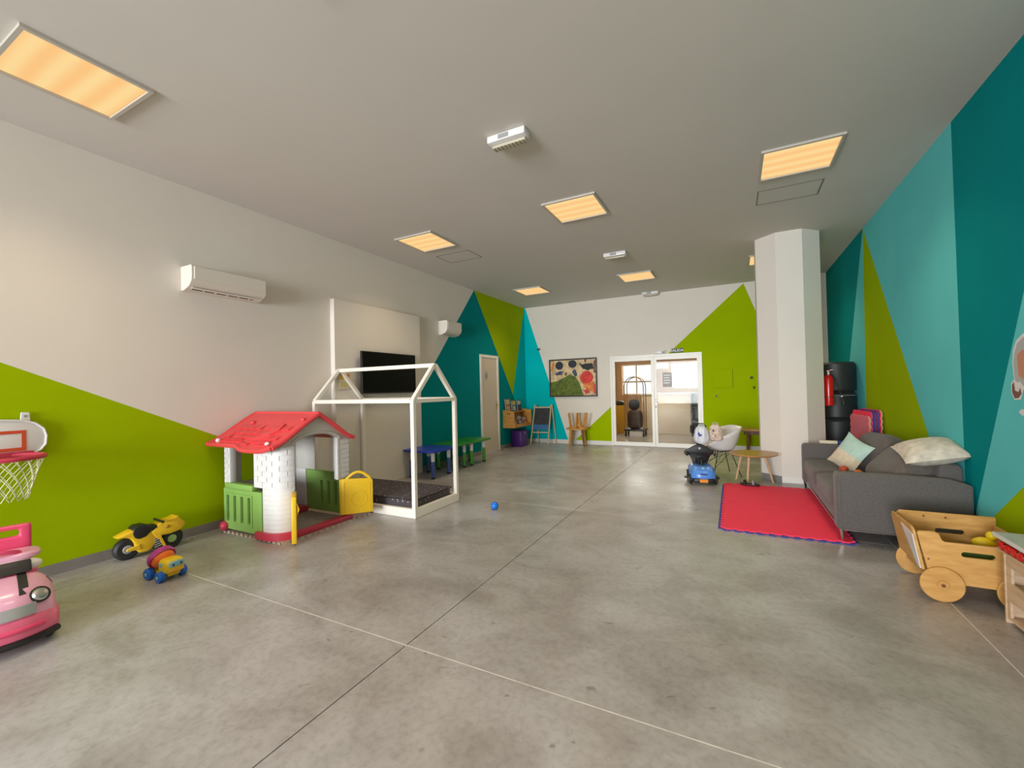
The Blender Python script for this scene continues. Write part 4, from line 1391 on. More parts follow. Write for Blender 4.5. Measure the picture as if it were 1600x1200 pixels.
# cement mixer toy truck (local x = forward)
t = Thing('toy_truck', 'yellow toy mixer truck with blue wheels and orange drum', 'toy truck', (-4.10, 1.785, 0), rz=0.10)
t.o.scale = (1.12, 1.12, 1.12)
M_truck = mat('truck_yellow', (0.78, 0.55, 0.015), 0.35)
for (x, y, r) in ((-0.075, -0.065, 0.04), (-0.075, 0.065, 0.04), (0.06, -0.07, 0.036), (0.06, 0.07, 0.036)):
    w = t.part('wheel', wheel(bmn(), (x, y, r), (0, 1, 0), r, 0.042), M_toyblue)
    t.part('hub', wheel(bmn(), (x, y, r), (0, 1, 0), 0.012, 0.05, 12), M_cyan, w)
t.part('chassis', rbox(-0.11, 0.10, -0.04, 0.04, 0.03, 0.06, 0.01), M_truck)
cb = t.part('cab', softbox(bmn(), 0.12, 0.125, 0.105, Matrix.Translation((0.062, 0, 0.098)), 10, 4), M_truck)
t.part('windscreen', softbox(bmn(), 0.02, 0.095, 0.04, Matrix.Translation((0.118, 0, 0.115)), 8, 5), M_cyan, cb)
for s in (-1, 1):
    t.part('side_window', softbox(bmn(), 0.035, 0.012, 0.03, Matrix.Translation((0.05, s * 0.0605, 0.115)), 6, 5), M_cyan, cb)
    t.part('eye_spot', sphere(bmn(), (0.129, s * 0.025, 0.113), 0.008, 8), M_black, cb)
t.part('bumper', softbox(bmn(), 0.02, 0.10, 0.02, Matrix.Translation((0.118, 0, 0.072)), 6, 4), mat('amber_bumper', (0.8, 0.40, 0.03), 0.4), cb)
m4 = axis_m((-0.045, 0, 0.135), (-0.85, 0.0, 0.52))
t.part('drum', lathe(bmn(), [(0, -0.065), (0.04, -0.058), (0.066, -0.035), (0.075, 0.0), (0.066, 0.03), (0, 0.04)], 24, m4), M_orange)
t.part('drum_ring', lathe(bmn(), [(0.062, 0.0), (0.082, -0.012), (0.088, 0.005), (0.080, 0.03), (0.05, 0.05), (0.0, 0.055)], 24, m4), M_mag)

# pink ride-on car at the left edge (local x = forward)
t = Thing('ride_on_car', 'pink ride-on toy car with black bonnet stripes at the left edge', 'toy car', (-4.01, 0.865, 0), rz=-0.19)
side = [(-0.33, 0.10), (-0.34, 0.22), (-0.30, 0.30), (-0.12, 0.28), (0.0, 0.31), (0.04, 0.375), (0.14, 0.365), (0.24, 0.335), (0.30, 0.29), (0.325, 0.22), (0.335, 0.15), (0.32, 0.095)]


def car_body(bm, prof, hw, bulge):
    n = 14
    rows = []
    for k in range(n + 1):
        b = 2 * k / n - 1
        yy = hw * math.copysign(abs(b) ** 0.8, b)
        q = abs(b) ** 5
        row = []
        for (x, z) in prof:
            xx = x - (bulge * b * b if x > 0.05 else -0.03 * b * b)
            zz = z - (z - 0.10) * 0.30 * q
            row.append(bm.verts.new((xx, yy, zz)))
        rows.append(row)
    m = len(prof)
    for a, b in zip(rows[:-1], rows[1:]):
        for i in range(m):
            quadface(bm, (a[i], a[(i + 1) % m], b[(i + 1) % m], b[i]))
    quadface(bm, rows[0])
    quadface(bm, rows[-1][::-1])
    return bm


bd = t.part('body', car_body(bmn(), side, 0.235, 0.09), M_pinkl, angle=0.9)
bump = [(0.17, 0.075), (0.17, 0.195), (0.30, 0.21), (0.345, 0.185), (0.355, 0.12), (0.345, 0.075)]
bp = t.part('bumper', car_body(bmn(), bump, 0.248, 0.10), M_pink, angle=0.9)


def front_x(x, y, hw=0.248, bulge=0.10):
    b = math.copysign((abs(y) / hw) ** 1.25, y)
    return x - bulge * b * b


bm = tube(bmn(), [(front_x(0.352, y), y, 0.135) for y in [k * 0.02 for k in range(-9, 10)]], 0.014, 8)
t.part('lower_intake', bm, M_pinkd, bp)
bm = tube(bmn(), [(front_x(0.346, y), y, 0.062) for y in [k * 0.024 for k in range(-10, 11)]], 0.02, 8)
t.part('black_skirt', bm, M_black, bp)
bm = bmn()
rows = []
for k in range(13):
    y = -0.15 + k * 0.025
    rows.append([bm.verts.new((front_x(x, y, 0.235, 0.09) + 0.004, y, z)) for x, z in ((0.327, 0.20), (0.338, 0.205), (0.322, 0.262), (0.310, 0.262))])
for a, b in zip(rows[:-1], rows[1:]):
    for i in range(4):
        quadface(bm, (a[i], a[(i + 1) % 4], b[(i + 1) % 4], b[i]))
quadface(bm, rows[0])
quadface(bm, rows[-1])
t.part('grille', bm, M_silver, bp)
for s in (-1, 1):
    c = Vector((front_x(0.285, s * 0.165, 0.235, 0.09) + 0.012, s * 0.168, 0.288))
    dirv = Vector((0.75, s * 0.3, 0.5))
    hl = t.part('headlight', lathe(bmn(), [(0, -0.03), (0.044, -0.03), (0.047, 0.004), (0.038, 0.006)], 20, axis_m(c, dirv)), M_black)
    t.part('lens', lathe(bmn(), [(0.039, 0.004), (0.03, 0.016), (0, 0.022)], 20, axis_m(c, dirv)), M_chrome, hl)
    st = bmn()
    pr = [(0.03, 0.376), (0.14, 0.367), (0.235, 0.34), (0.285, 0.305)]
    a = [st.verts.new((x - 0.02, s * 0.085, z + 0.0)) for x, z in pr]
    b = [st.verts.new((x - 0.035, s * 0.125, z - 0.002)) for x, z in pr]
    a2 = [st.verts.new(v.co + Vector((0.004, 0, 0.006))) for v in a]
    b2 = [st.verts.new(v.co + Vector((0.004, 0, 0.006))) for v in b]
    for i in range(3):
        quadface(st, (a2[i], a2[i + 1], b2[i + 1], b2[i]))
        quadface(st, (a[i], a[i + 1], a2[i + 1], a2[i]))
        quadface(st, (b[i], b2[i], b2[i + 1], b[i + 1]))
    t.part('bonnet_stripe', st, M_black, bd)
    for x in (-0.20, 0.19):
        w = t.part('wheel', wheel(bmn(), (x, s * 0.205, 0.075), (0, 1, 0), 0.075, 0.055), M_rubber)
        t.part('hub', wheel(bmn(), (x, s * 0.205, 0.075), (0, 1, 0), 0.035, 0.062), M_silver, w)
bm = prism(bmn(), [(0.02, 0.375), (0.055, 0.385), (0.0, 0.445), (-0.03, 0.445)], (0, -0.15, 0), (1, 0, 0), (0, 0, 1), (0, 0.30, 0))
t.part('windscreen', soften(bm, 0.008), M_black)
t.part('cowl', softbox(bmn(), 0.12, 0.40, 0.075, Matrix.Translation((-0.045, 0, 0.405)), 10, 3), M_whitegl, label='plain white rounded cowl')
st_ = t.part('steering_wheel', tube(bmn(), [(-0.10 + 0.03 * math.cos(a * PI / 10), 0.105 * math.sin(a * PI / 10), 0.475 + 0.09 * math.cos(a * PI / 10) * 0.3) for a in range(20)], 0.014, 8, closed=True), M_pinkd)
t.part('dash_tray', softbox(bmn(), 0.20, 0.34, 0.05, Matrix.Translation((-0.16, 0.03, 0.455)), 10, 4), M_pinkl)
t.part('seat', softbox(bmn(), 0.22, 0.26, 0.07, Matrix.Translation((-0.20, 0, 0.30)), 8, 4), M_pinkd)
t.part('column', cyl(bmn(), (-0.14, 0.02, 0.27), (-0.11, 0.02, 0.46), 0.05, 0.04), M_pink)
br = holed(bmn(), -0.17, 0.17, 0.27, 0.62, [(-0.115, 0.115, 0.545, 0.59)], (-0.33, 0, 0), (0, 1, 0), (0, 0, 1), (0.045, 0, 0))
t.part('backrest', soften(br, 0.02, 3), M_pinkd)
t.part('rear_tray', softbox(bmn(), 0.10, 0.40, 0.05, Matrix.Translation((-0.31, 0, 0.30)), 8, 4), M_pink)

# ------------------------------------------------------------------ red foam mats, sofa corner
for (y0, y1, lab) in ((5.838, 6.905, 'red jigsaw foam mat farther from the camera beside the sofa'), (4.765, 5.822, 'red jigsaw foam mat with blue edge nearer the camera by the sofa')):
    t = Thing('foam_mat', lab, 'foam mat', (0.39, (y0 + y1) / 2, 0), group='red foam mats in front of the sofa')
    s = 'we' + ('s' if y0 < 5 else 'n')
    t.part('top_layer', prism(bmn(), jig(-0.13, 0.905, y0, y1, 0.10, 0.022, s), (0, 0, 0.0115), (1, 0, 0), (0, 1, 0), (0, 0, 0.011)), M_fred, smooth=False)
    t.part('bottom_layer', prism(bmn(), jig(-0.145, 0.92, y0 - (0.014 if y0 < 5 else 0), y1, 0.10, 0.030, s), (0, 0, 0.0005), (1, 0, 0), (0, 1, 0), (0, 0, 0.0108)), M_fblue, smooth=False)

t = Thing('sandal', 'dark sandal lying on the corner of the red mat', 'sandal', (0.17, 6.86, 0.023))
t.part('sole', softbox(bmn(), 0.25, 0.095, 0.03, Matrix.Translation((0.17, 6.86, 0.039)) @ Matrix.Rotation(-0.2, 4, 'Z'), 10, 3), M_black)
t.part('strap', tube(bmn(), [(0.21, 6.80, 0.045), (0.205, 6.83, 0.085), (0.22, 6.87, 0.09), (0.235, 6.90, 0.045)], 0.014, 6), M_grey)
t.part('strap', tube(bmn(), [(0.11, 6.83, 0.045), (0.10, 6.86, 0.085), (0.11, 6.89, 0.085), (0.125, 6.92, 0.045)], 0.014, 6), M_black)

SY0, SY1, SX0, SX1 = 4.755, 7.01, 0.80, 1.695
t = Thing('sofa', 'charcoal fabric sofa with thin chrome legs along the right wall', 'sofa', ((SX0 + SX1) / 2, (SY0 + SY1) / 2, 0))
t.part('base_frame', rbox(SX0 + 0.03, SX1 - 0.02, SY0 + 0.15, SY1 - 0.15, 0.125, 0.27, 0.02, 3), M_sofa)
for y0, y1 in ((SY0, SY0 + 0.17), (SY1 - 0.17, SY1)):
    prof = [(SX0, 0.125), (SX0, 0.60), (SX0 + 0.02, 0.625), (SX0 + 0.6, 0.622), (SX1 - 0.12, 0.615), (SX1, 0.58), (SX1, 0.125)]
    ar = t.part('armrest', soften(prism(bmn(), prof, (0, y0, 0), (1, 0, 0), (0, 0, 1), (0, y1 - y0, 0)), 0.022, 3), M_sofa)
    ye = y0 - 0.001 if y0 < 6 else y1 + 0.001
    t.part('piping', tube(bmn(), [(SX0 + 0.03, ye, 0.15), (SX0 + 0.03, ye, 0.585), (SX0 + 0.05, ye, 0.605)], 0.004, 5), M_sofa, ar)
t.part('backrest_frame', soften(prism(bmn(), [(SX1 - 0.20, 0.13), (SX1 - 0.15, 0.70), (SX1 - 0.13, 0.73), (SX1 - 0.02, 0.72), (SX1, 0.69), (SX1, 0.13)], (0, SY0 + 0.172, 0), (1, 0, 0), (0, 0, 1), (0, SY1 - SY0 - 0.344, 0)), 0.02, 3), M_sofa)
ym = (SY0 + SY1) / 2
for y0, y1 in ((SY0 + 0.172, ym - 0.003), (ym + 0.003, SY1 - 0.172)):
    t.part('seat_cushion', softbox(bmn(), 0.74, y1 - y0, 0.19, Matrix.Translation((SX0 + 0.355, (y0 + y1) / 2, 0.362)), 16, 7, 0.01, int(y0 * 10)), M_sofac)
Mx = Matrix.Translation((1.415, 6.24, 0.625)) @ Matrix.Rotation(0.40, 4, 'Y') @ Matrix.Rotation(-0.10, 4, 'X')
t.part('back_cushion', softbox(bmn(), 0.24, 0.95, 0.45, Mx, 16, 4.2, 0.035, 3), M_sofac)
Mx = Matrix.Translation((1.385, 5.33, 0.60)) @ Matrix.Rotation(0.75, 4, 'Y') @ Matrix.Rotation(-0.05, 4, 'X')
t.part('back_cushion', softbox(bmn(), 0.29, 0.74, 0.46, Mx, 16, 3.4, 0.03, 9), M_sofac)
for x in (SX0 + 0.03, SX1 - 0.05):
    for y in (SY0 + 0.03, SY1 - 0.03):
        t.part('leg', tube(bmn(), [(x, y, 0.127), (x + 0.004, y, 0.06), (x + 0.008, y, 0.0228 if x < 1 and y < 6 else 0.0)], [0.022, 0.014, 0.009], 10), M_chrome if y < 6 else M_black)
t.part('chrome_rail', rbox(SX0 + 0.03, SX1 - 0.05, SY0 + 0.022, SY0 + 0.036, 0.112, 0.1245, 0.003, 1), M_chrome)
t.part('chrome_rail', rbox(SX0 + 0.02, SX0 + 0.034, SY0 + 0.04, SY1 - 0.04, 0.112, 0.1245, 0.003, 1), M_chrome)

# scatter cushions
t = Thing('scatter_cushion', 'mint and cream square cushion leaning on the sofa', 'cushion', (1.12, 6.08, 0.44))
pu = Vector((0.53, -0.10, 0.84)).normalized()
pv = Vector((0.42, -0.80, -0.22))
pv = (pv - pu * pv.dot(pu)).normalized()
pn = pu.cross(pv)
Mx = Matrix(((pu.x, pv.x, pn.x, 1.14), (pu.y, pv.y, pn.y, 6.0), (pu.z, pv.z, pn.z, 0.635), (0, 0, 0, 1)))
Mp = bmn()
pillow(Mp, 0.40, 0.40, 0.12, Mx)
inv = Mx.inverted()
for f in Mp.faces:
    f.material_index = 1 if (inv @ f.calc_center_median()).x < -0.01 else 0
cv = t.part('cover', Mp, [M_mint, M_cream])
t.part('corner_seam', tube(bmn(), [Mx @ Vector((-0.01, y * 0.18, 0.062 * (1 - abs(y) ** 2.4) ** 0.55 * 1.0)) for y in [k / 6 for k in range(-6, 7)]], 0.003, 5), M_cream, cv)
t = Thing('scatter_cushion', 'cream printed cushion lying on top of the sofa back', 'cushion', (1.50, 5.05, 0.74))
Mx = Matrix.Translation((1.525, 5.06, 0.815)) @ Matrix.Rotation(-0.05, 4, 'Z') @ Matrix.Rotation(-0.20, 4, 'Y') @ Matrix.Rotation(0.22, 4, 'X')
cv = t.part('cover', pillow(bmn(), 0.44, 0.44, 0.20, Mx, pinch=0.06), M_ivory)
bm = tube(bmn(), [Mx @ Vector((0.215 * a, 0.215 * b, 0)) for a, b in ((-1, -1), (0, -0.86), (1, -1), (0.86, 0), (1, 1), (0, 0.86), (-1, 1), (-0.86, 0))], 0.003, 5, closed=True)
t.part('piping', bm, M_cream, cv)
# toys on the seat
single('toy_ball', sphere(bmn(), (1.10, 5.46, 0.508), 0.044, 16), M_orange, 'orange ball on the sofa seat beside the cushion', 'ball', (1.10, 5.46, 0.457))
single('toy_ball', sphere(bmn(), (1.03, 5.72, 0.505), 0.040, 16, (1.1, 1.1, 1)), mat('brick_red_ball', (0.5, 0.07, 0.02), 0.45), 'red ball on the sofa seat under the mint cushion', 'ball', (1.03, 5.75, 0.457))
single('toy_block', softbox(bmn(), 0.07, 0.05, 0.05, Matrix.Translation((1.08, 5.60, 0.492)), 8, 5), mat('dark_green_toy', (0.02, 0.10, 0.05), 0.5), 'dark green toy block between the two balls on the sofa', 'toy', (1.08, 5.60, 0.457))
# foam tube on the far arm
t = Thing('pole', 'white and blue pole resting on the far sofa arm', 'pole', (1.2, 6.93, 0.63))
t.part('white_section', cyl(bmn(), (1.00, 6.955, 0.652), (1.19, 6.935, 0.650), 0.024, 0.024, 14), M_cream)
t.part('blue_section', cyl(bmn(), (1.191, 6.935, 0.650), (1.50, 6.905, 0.648), 0.026, 0.026, 14), mat('navy_foam', (0.02, 0.04, 0.20), 0.6))

# stacked foam tiles against the right wall
un = Vector((0.12, -0.993, 0)).normalized()
kk = 0
specs = [(M_fpink, 0.97, 0.0, 'faded pink foam tile at the front of the upright tile stack'), (M_fred, 1.03, 0.0, 'red foam tile second from the front of the upright tile stack'),
         (M_fblue, 1.03, 0.0, 'blue edged foam tile third from the front of the upright tile stack'), (M_fpurp, 1.045, 0.0, 'purple edged foam tile fourth in the upright tile stack'),
         (M_fred, 1.05, 0.0, 'red foam tile at the back of the upright tile stack beside the wall')]
for i, (m, hz, dz, lab) in enumerate(specs):
    org = Vector((1.475 + i * 0.030, 7.66, 0))
    pol = jig(0, 0.58, 0.02, hz, 0.085, 0.016, 'nesw')
    t = Thing('foam_tile', lab, 'foam tile', (org.x, 7.36, 0), group='foam tiles stacked upright behind the sofa')
    nx = Vector((0.993, 0.12, 0))
    t.part('face_layer', prism(bmn(), pol, org, un, (0, 0, 1), nx * 0.013), m, smooth=False)
    t.part('back_layer', prism(bmn(), pol, org + nx * 0.0133, un, (0, 0, 1), nx * 0.013), [mat('cream_foam', (0.62, 0.45, 0.26), 0.8), M_fblue, M_fpurp, M_fblue, mat('cream_foam', (0, 0, 0))][i], smooth=False)

# black stacked drums in the corner
t = Thing('padded_column', 'tall black three-tier padded column in the right corner behind the sofa', 'column', (1.44, 8.40, 0))
for k, (z0, z1) in enumerate(((0, 0.86), (0.885, 1.275), (1.30, 1.75))):
    h = z1 - z0
    bm = lathe(bmn(), [(0, z0), (0.245, z0), (0.262, z0 + 0.02), (0.262, z1 - 0.03), (0.24, z1), (0, z1)], 36, Matrix.Translation((1.44, 8.40, 0)))
    t.part('section', bm, mat('black_vinyl', (0.022, 0.022, 0.023), 0.5, bump=0.1, bscale=90))
for z in (0.8725, 1.2875):
    t.part('joint_band', cyl(bmn(), (1.44, 8.40, z - 0.02), (1.44, 8.40, z + 0.02), 0.235, 0.235, 24), M_dark)
t.part('chrome_strip', tube(bmn(), [(1.44 + 0.263 * math.cos(a), 8.40 + 0.263 * math.sin(a), 1.235) for a in [PI + k * PI / 14 for k in range(15)]], 0.005, 5), M_silver)

# fire extinguisher on the pillar
ex, ey = 1.245, 7.74
t = Thing('fire_extinguisher', 'red fire extinguisher hanging on the side of the pillar', 'fire extinguisher', (ex, ey, 1.10))
m4 = Matrix.Translation((ex, ey, 1.10))
cy_ = t.part('cylinder', lathe(bmn(), [(0, 0), (0.058, 0), (0.06, 0.01), (0.06, 0.38), (0.05, 0.42), (0.022, 0.445), (0.022, 0.46), (0, 0.46)], 24, m4), M_extred)
t.part('label_band', lathe(bmn(), [(0.0603, 0.12), (0.0606, 0.12), (0.0606, 0.13), (0.0603, 0.13)], 24, m4), M_black, cy_)
t.part('valve', cyl(bmn(), (ex, ey, 1.56), (ex, ey, 1.60), 0.016, 0.014), M_brass)
t.part('lever', bar(bmn(), (ex - 0.02, ey, 1.605), (ex + 0.055, ey - 0.02, 1.625), 0.018, 0.008), M_extred)
t.part('gauge', cyl(bmn(), (ex, ey - 0.016, 1.575), (ex, ey - 0.03, 1.575), 0.015), M_silver)
hs = t.part('hose', tube(bmn(), [(ex + 0.015, ey, 1.58), (ex + 0.07, ey - 0.02, 1.52), (ex + 0.10, ey - 0.03, 1.40), (ex + 0.13, ey - 0.05, 1.28), (ex + 0.15, ey - 0.06, 1.20)], 0.008, 8), M_black)
t.part('nozzle', cyl(bmn(), (ex + 0.15, ey - 0.06, 1.20), (ex + 0.165, ey - 0.065, 1.12), 0.012, 0.02), M_black, hs)
t.part('nozzle_clip', sphere(bmn(), (ex + 0.143, ey - 0.056, 1.235), 0.014, 8), M_whitegl, hs)
t.part('wall_hook', box(bmn(), 1.1655, ex - 0.0605, ey - 0.012, ey + 0.012, 1.42, 1.46), M_grey, smooth=False)

# wall sticker at the right edge, plain stand-in shapes
t = Thing('wall_sticker', 'white outlined wall sticker on the light teal wall at the right edge', 'sticker', (XR, 4.07, 1.22))
M_stk = mat('sticker_white', (0.72, 0.70, 0.68), 0.5)


def stick(pts, m, d0, d1):
    t.part('sticker_shape', prism(bmn(), pts, (XR - d1, 0, 0), (0, 1, 0), (0, 0, 1), (d1 - d0, 0, 0)), m, smooth=False)


stick([(4.19, 1.42), (4.205, 1.55), (4.19, 1.64), (4.15, 1.70), (4.07, 1.74), (3.90, 1.74), (3.82, 1.62), (3.82, 1.42), (3.95, 1.36), (4.10, 1.37)], M_stk, 0.0005, 0.0015)
stick([(4.18, 1.43), (4.19, 1.55), (4.175, 1.62), (4.14, 1.68), (4.07, 1.715), (3.92, 1.715), (3.84, 1.61), (3.84, 1.44), (3.96, 1.38), (4.10, 1.39)], mat('sticker_grey', (0.42, 0.42, 0.41), 0.5), 0.0015, 0.002)
stick([(4.135, 1.46), (4.145, 1.60), (4.09, 1.63), (3.95, 1.63), (3.92, 1.46), (4.0, 1.40)], mat('sticker_peach', (0.55, 0.22, 0.12), 0.5), 0.002, 0.0025)
stick([(4.225, 1.34), (4.225, 1.41), (4.19, 1.435), (4.165, 1.41), (4.12, 1.42), (4.08, 1.38), (4.12, 1.30), (4.19, 1.295)], M_stk, 0.002, 0.003)
stick([(4.215, 1.345), (4.213, 1.40), (4.19, 1.42), (4.18, 1.36), (4.14, 1.35), (4.12, 1.38), (4.105, 1.34), (4.14, 1.31), (4.185, 1.305)], mat('sticker_brown', (0.16, 0.055, 0.035), 0.5), 0.003, 0.0035)
stick([(4.15, 1.215), (4.12, 1.235), (4.0, 1.24), (4.0, 1.19), (4.12, 1.195)], M_stk, 0.0005, 0.0015)

# ------------------------------------------------------------------ wooden doll cart, right (x along its length)
t = Thing('wooden_cart', 'honey plywood toy wagon with round wooden wheels beside the sofa', 'toy wagon', (1.30, 3.98, 0))


def disc_poly(c, r, n):
    return [(c[0] + r * math.cos(2 * PI * k / n), c[1] + r * math.sin(2 * PI * k / n)) for k in range(n)]


def slot_panel(bm, outline, slot, y, th):
    """plywood side with a rounded grip slot: outline in (x, z); slot (x0, x1, z0, z1)"""
    x0, x1, z0, z1 = slot
    r = (z1 - z0) / 2
    n = 5
    hole = [(x0 + r + r * math.cos(PI / 2 + PI * k / n), z0 + r + r * math.sin(PI / 2 + PI * k / n)) for k in range(n + 1)]
    hole += [(x1 - r + r * math.cos(-PI / 2 + PI * k / n), z0 + r + r * math.sin(-PI / 2 + PI * k / n)) for k in range(n + 1)]
    layers = []
    for yy in (y, y + th):
        ov = [bm.verts.new((a, yy, b)) for a, b in outline]
        hv = [bm.verts.new((a, yy, b)) for a, b in hole]
        es = [bm.edges.new((v[i], v[(i + 1) % len(v)])) for v in (ov, hv) for i in range(len(v))]
        bmesh.ops.triangle_fill(bm, use_beauty=True, use_dissolve=False, edges=es)
        layers.append((ov, hv))
    for a, b in zip(layers[0], layers[1]):
        for i in range(len(a)):
            quadface(bm, (a[i], b[i], b[(i + 1) % len(a)], a[(i + 1) % len(a)]))
    return bm


CY0, CY1 = 3.79, 4.20
near = [(1.112, 0.19), (1.062, 0.43), (1.072, 0.443), (1.15, 0.447), (1.17, 0.435), (1.185, 0.395), (1.20, 0.385), (1.60, 0.385), (1.60, 0.12), (1.16, 0.12)]
np_ = t.part('side_panel', slot_panel(bmn(), near, (1.275, 1.435, 0.30, 0.335), CY0 - 0.012, 0.014), M_beech, smooth=False)
for (x, z) in ((1.115, 0.265), (1.25, 0.175)):
    t.part('dowel', cyl(bmn(), (x, CY0 - 0.0155, z), (x, CY0 - 0.0122, z), 0.006, seg=10), M_walnut, np_)
far = [(1.112, 0.19), (1.066, 0.45), (1.085, 0.475), (1.60, 0.475), (1.60, 0.12), (1.16, 0.12)]
fp_ = t.part('side_panel', slot_panel(bmn(), far, (1.28, 1.44, 0.33, 0.365), CY1, 0.014), M_beech, smooth=False)
for x in (1.22, 1.34):
    t.part('dowel', cyl(bmn(), (x, CY1 - 0.004, 0.445), (x, CY1 - 0.0003, 0.445), 0.007, seg=10), M_walnut, fp_)
mid = [(1.16, 0.125), (1.155, 0.40), (1.60, 0.40), (1.60, 0.125)]
t.part('bottom_board', box(bmn(), 1.115, 1.598, CY0 + 0.0025, CY1 - 0.001, 0.125, 0.14), M_beech, smooth=False)
t.part('end_board', box(bmn(), 1.58, 1.594, CY0 + 0.0025, CY1 - 0.001, 0.141, 0.42), M_beech, smooth=False)
ln = Vector((-0.168, 0, 0.986))
fb = prism(bmn(), [(CY0 - 0.012, 0), (CY1 + 0.014, 0), (CY1 + 0.014, 0.25), (CY1 - 0.01, 0.275), (CY0 + 0.02, 0.275), (CY0 - 0.012, 0.26)], (1.082, 0, 0.19), (0, 1, 0), ln, Vector((0.014, 0, 0.003)))
t.part('front_board', fb, M_beech, smooth=False)
wb = prism(bmn(), [(CY0 + 0.0, 0.0), (CY0 + 0.05, 0.0), (CY0 + 0.20, 0.245), (CY0 + 0.0, 0.225)], (1.0765, 0, 0.192), (0, 1, 0), ln, Vector((0.005, 0, 0.001)))
t.part('white_panel', wb, M_whitegl, smooth=False)
for (x, y) in ((1.175, CY0 - 0.026), (1.54, CY0 - 0.026), (1.175, CY1 + 0.03), (1.54, CY1 + 0.03)):
    s = -1 if y < 4 else 1
    wh = t.part('wheel', wheel(bmn(), (x, y, 0.112), (0, 1, 0), 0.112, 0.02, 40), M_beech)
    t.part('hub_disc', wheel(bmn(), (x, y + s * 0.015, 0.112), (0, 1, 0), 0.03, 0.008, 20), M_beech, wh)
    t.part('axle_cap', wheel(bmn(), (x, y + s * 0.022, 0.112), (0, 1, 0), 0.011, 0.006, 12), M_walnut, wh)
for x in (1.175, 1.54):
    t.part('axle', cyl(bmn(), (x, CY0 - 0.014, 0.112), (x, CY1 + 0.018, 0.112), 0.008, seg=8), M_walnut)
# toys in the cart
t = Thing('toy_duck', 'small yellow toy duck inside the plywood wagon', 'toy duck', (1.47, 4.02, 0.301))
t.part('body', sphere(bmn(), (1.47, 4.02, 0.34), 0.045, 14, (1.35, 1, 0.85)), mat('duck_yellow', (0.80, 0.58, 0.01), 0.4))
t.part('head', sphere(bmn(), (1.505, 4.01, 0.395), 0.03, 12), mat('duck_yellow', (0, 0, 0)))
t.part('beak', sphere(bmn(), (1.535, 4.0, 0.39), 0.012, 8, (1.3, 1, 0.6)), M_orange)
single('toy_box', softbox(bmn(), 0.30, 0.16, 0.158, Matrix.Translation((1.40, 4.04, 0.22)), 8, 6), mat('dark_green_box', (0.06, 0.13, 0.02), 0.6), 'dark green toy box in the plywood wagon under the duck', 'toy', (1.40, 4.04, 0.141))
single('toy_block', softbox(bmn(), 0.20, 0.05, 0.09, Matrix.Translation((1.40, 3.855, 0.187)), 8, 3), mat('lime_toy', (0.25, 0.40, 0.02), 0.4), 'lime green toy seen through the grip slot of the wagon', 'toy', (1.40, 3.855, 0.141))

# play market stand at the right edge
t = Thing('play_market_stand', 'pale wooden play stand with light stone-look top at the right edge', 'play stand', (1.55, 3.2, 0))
kx, ky0, ky1, kz = 1.40, 2.75, 3.61, 0.50
t.part('side_panel', rbox(kx, 1.70, ky1 - 0.018, ky1, 0.0, kz, 0.003, 1), M_palewd)
t.part('side_panel', rbox(kx, 1.70, ky0, ky0 + 0.018, 0.0, kz, 0.003, 1), M_palewd)
t.part('front_panel', holed(bmn(), ky0 + 0.019, ky1 - 0.019, 0.03, 0.43, [(ky0 + 0.08, 3.56, 0.045, 0.14), (ky0 + 0.08, 3.54, 0.25, 0.34)], (kx + 0.004, 0, 0), (0, 1, 0), (0, 0, 1), (0.014, 0, 0)), M_palewd, smooth=False)
t.part('back_panel', box(bmn(), 1.685, 1.699, ky0 + 0.019, ky1 - 0.019, 0.03, kz - 0.001), M_palewd, smooth=False)
for z in (0.04, 0.23):
    t.part('shelf', box(bmn(), kx + 0.019, 1.684, ky0 + 0.019, ky1 - 0.019, z - 0.008, z + 0.004), M_palewd, smooth=False)
tp = t.part('top_tray', holed(bmn(), kx - 0.03, 1.70, ky0 - 0.02, ky1 + 0.02, [(1.46, 1.64, 3.20, 3.46)], (0, 0, kz + 0.001), (1, 0, 0), (0, 1, 0), (0, 0, 0.022)), mat('stone_look_laminate', (0.50, 0.52, 0.50), 0.35, var=0.12, vscale=14), smooth=False)
t.part('edge_strip', box(bmn(), kx - 0.034, kx - 0.0302, ky0 - 0.02, ky1 + 0.02, kz + 0.001, kz + 0.024), M_whitegl, tp, smooth=False)
t.part('sink_bowl', holed(bmn(), 1.46, 1.64, 3.20, 3.46, [], (0, 0, kz - 0.02), (1, 0, 0), (0, 1, 0), (0, 0, 0.01)), M_grey, tp, smooth=False)
fl_ = ['nearest the wagon', 'second from the wagon', 'third from the wagon', 'fourth from the wagon', 'fifth from the wagon']
for k in range(5):
    y = 3.565 - k * 0.062
    single('toy_fruit', softbox(bmn(), 0.03, 0.056, 0.046, Matrix.Translation((kx - 0.017, y, 0.460)) @ Matrix.Rotation(0.3 * (-1) ** k, 4, 'X'), 8, 2.6, 0.06, k), M_extred,
           'glossy red toy fruit under the play stand top, ' + fl_[k], 'toy fruit', (kx - 0.017, y, 0.437), group='red toy fruit on the play stand')
t.part('fruit_ledge', box(bmn(), kx - 0.03, kx - 0.0005, ky0, ky1, 0.428, 0.436), M_palewd, smooth=False)

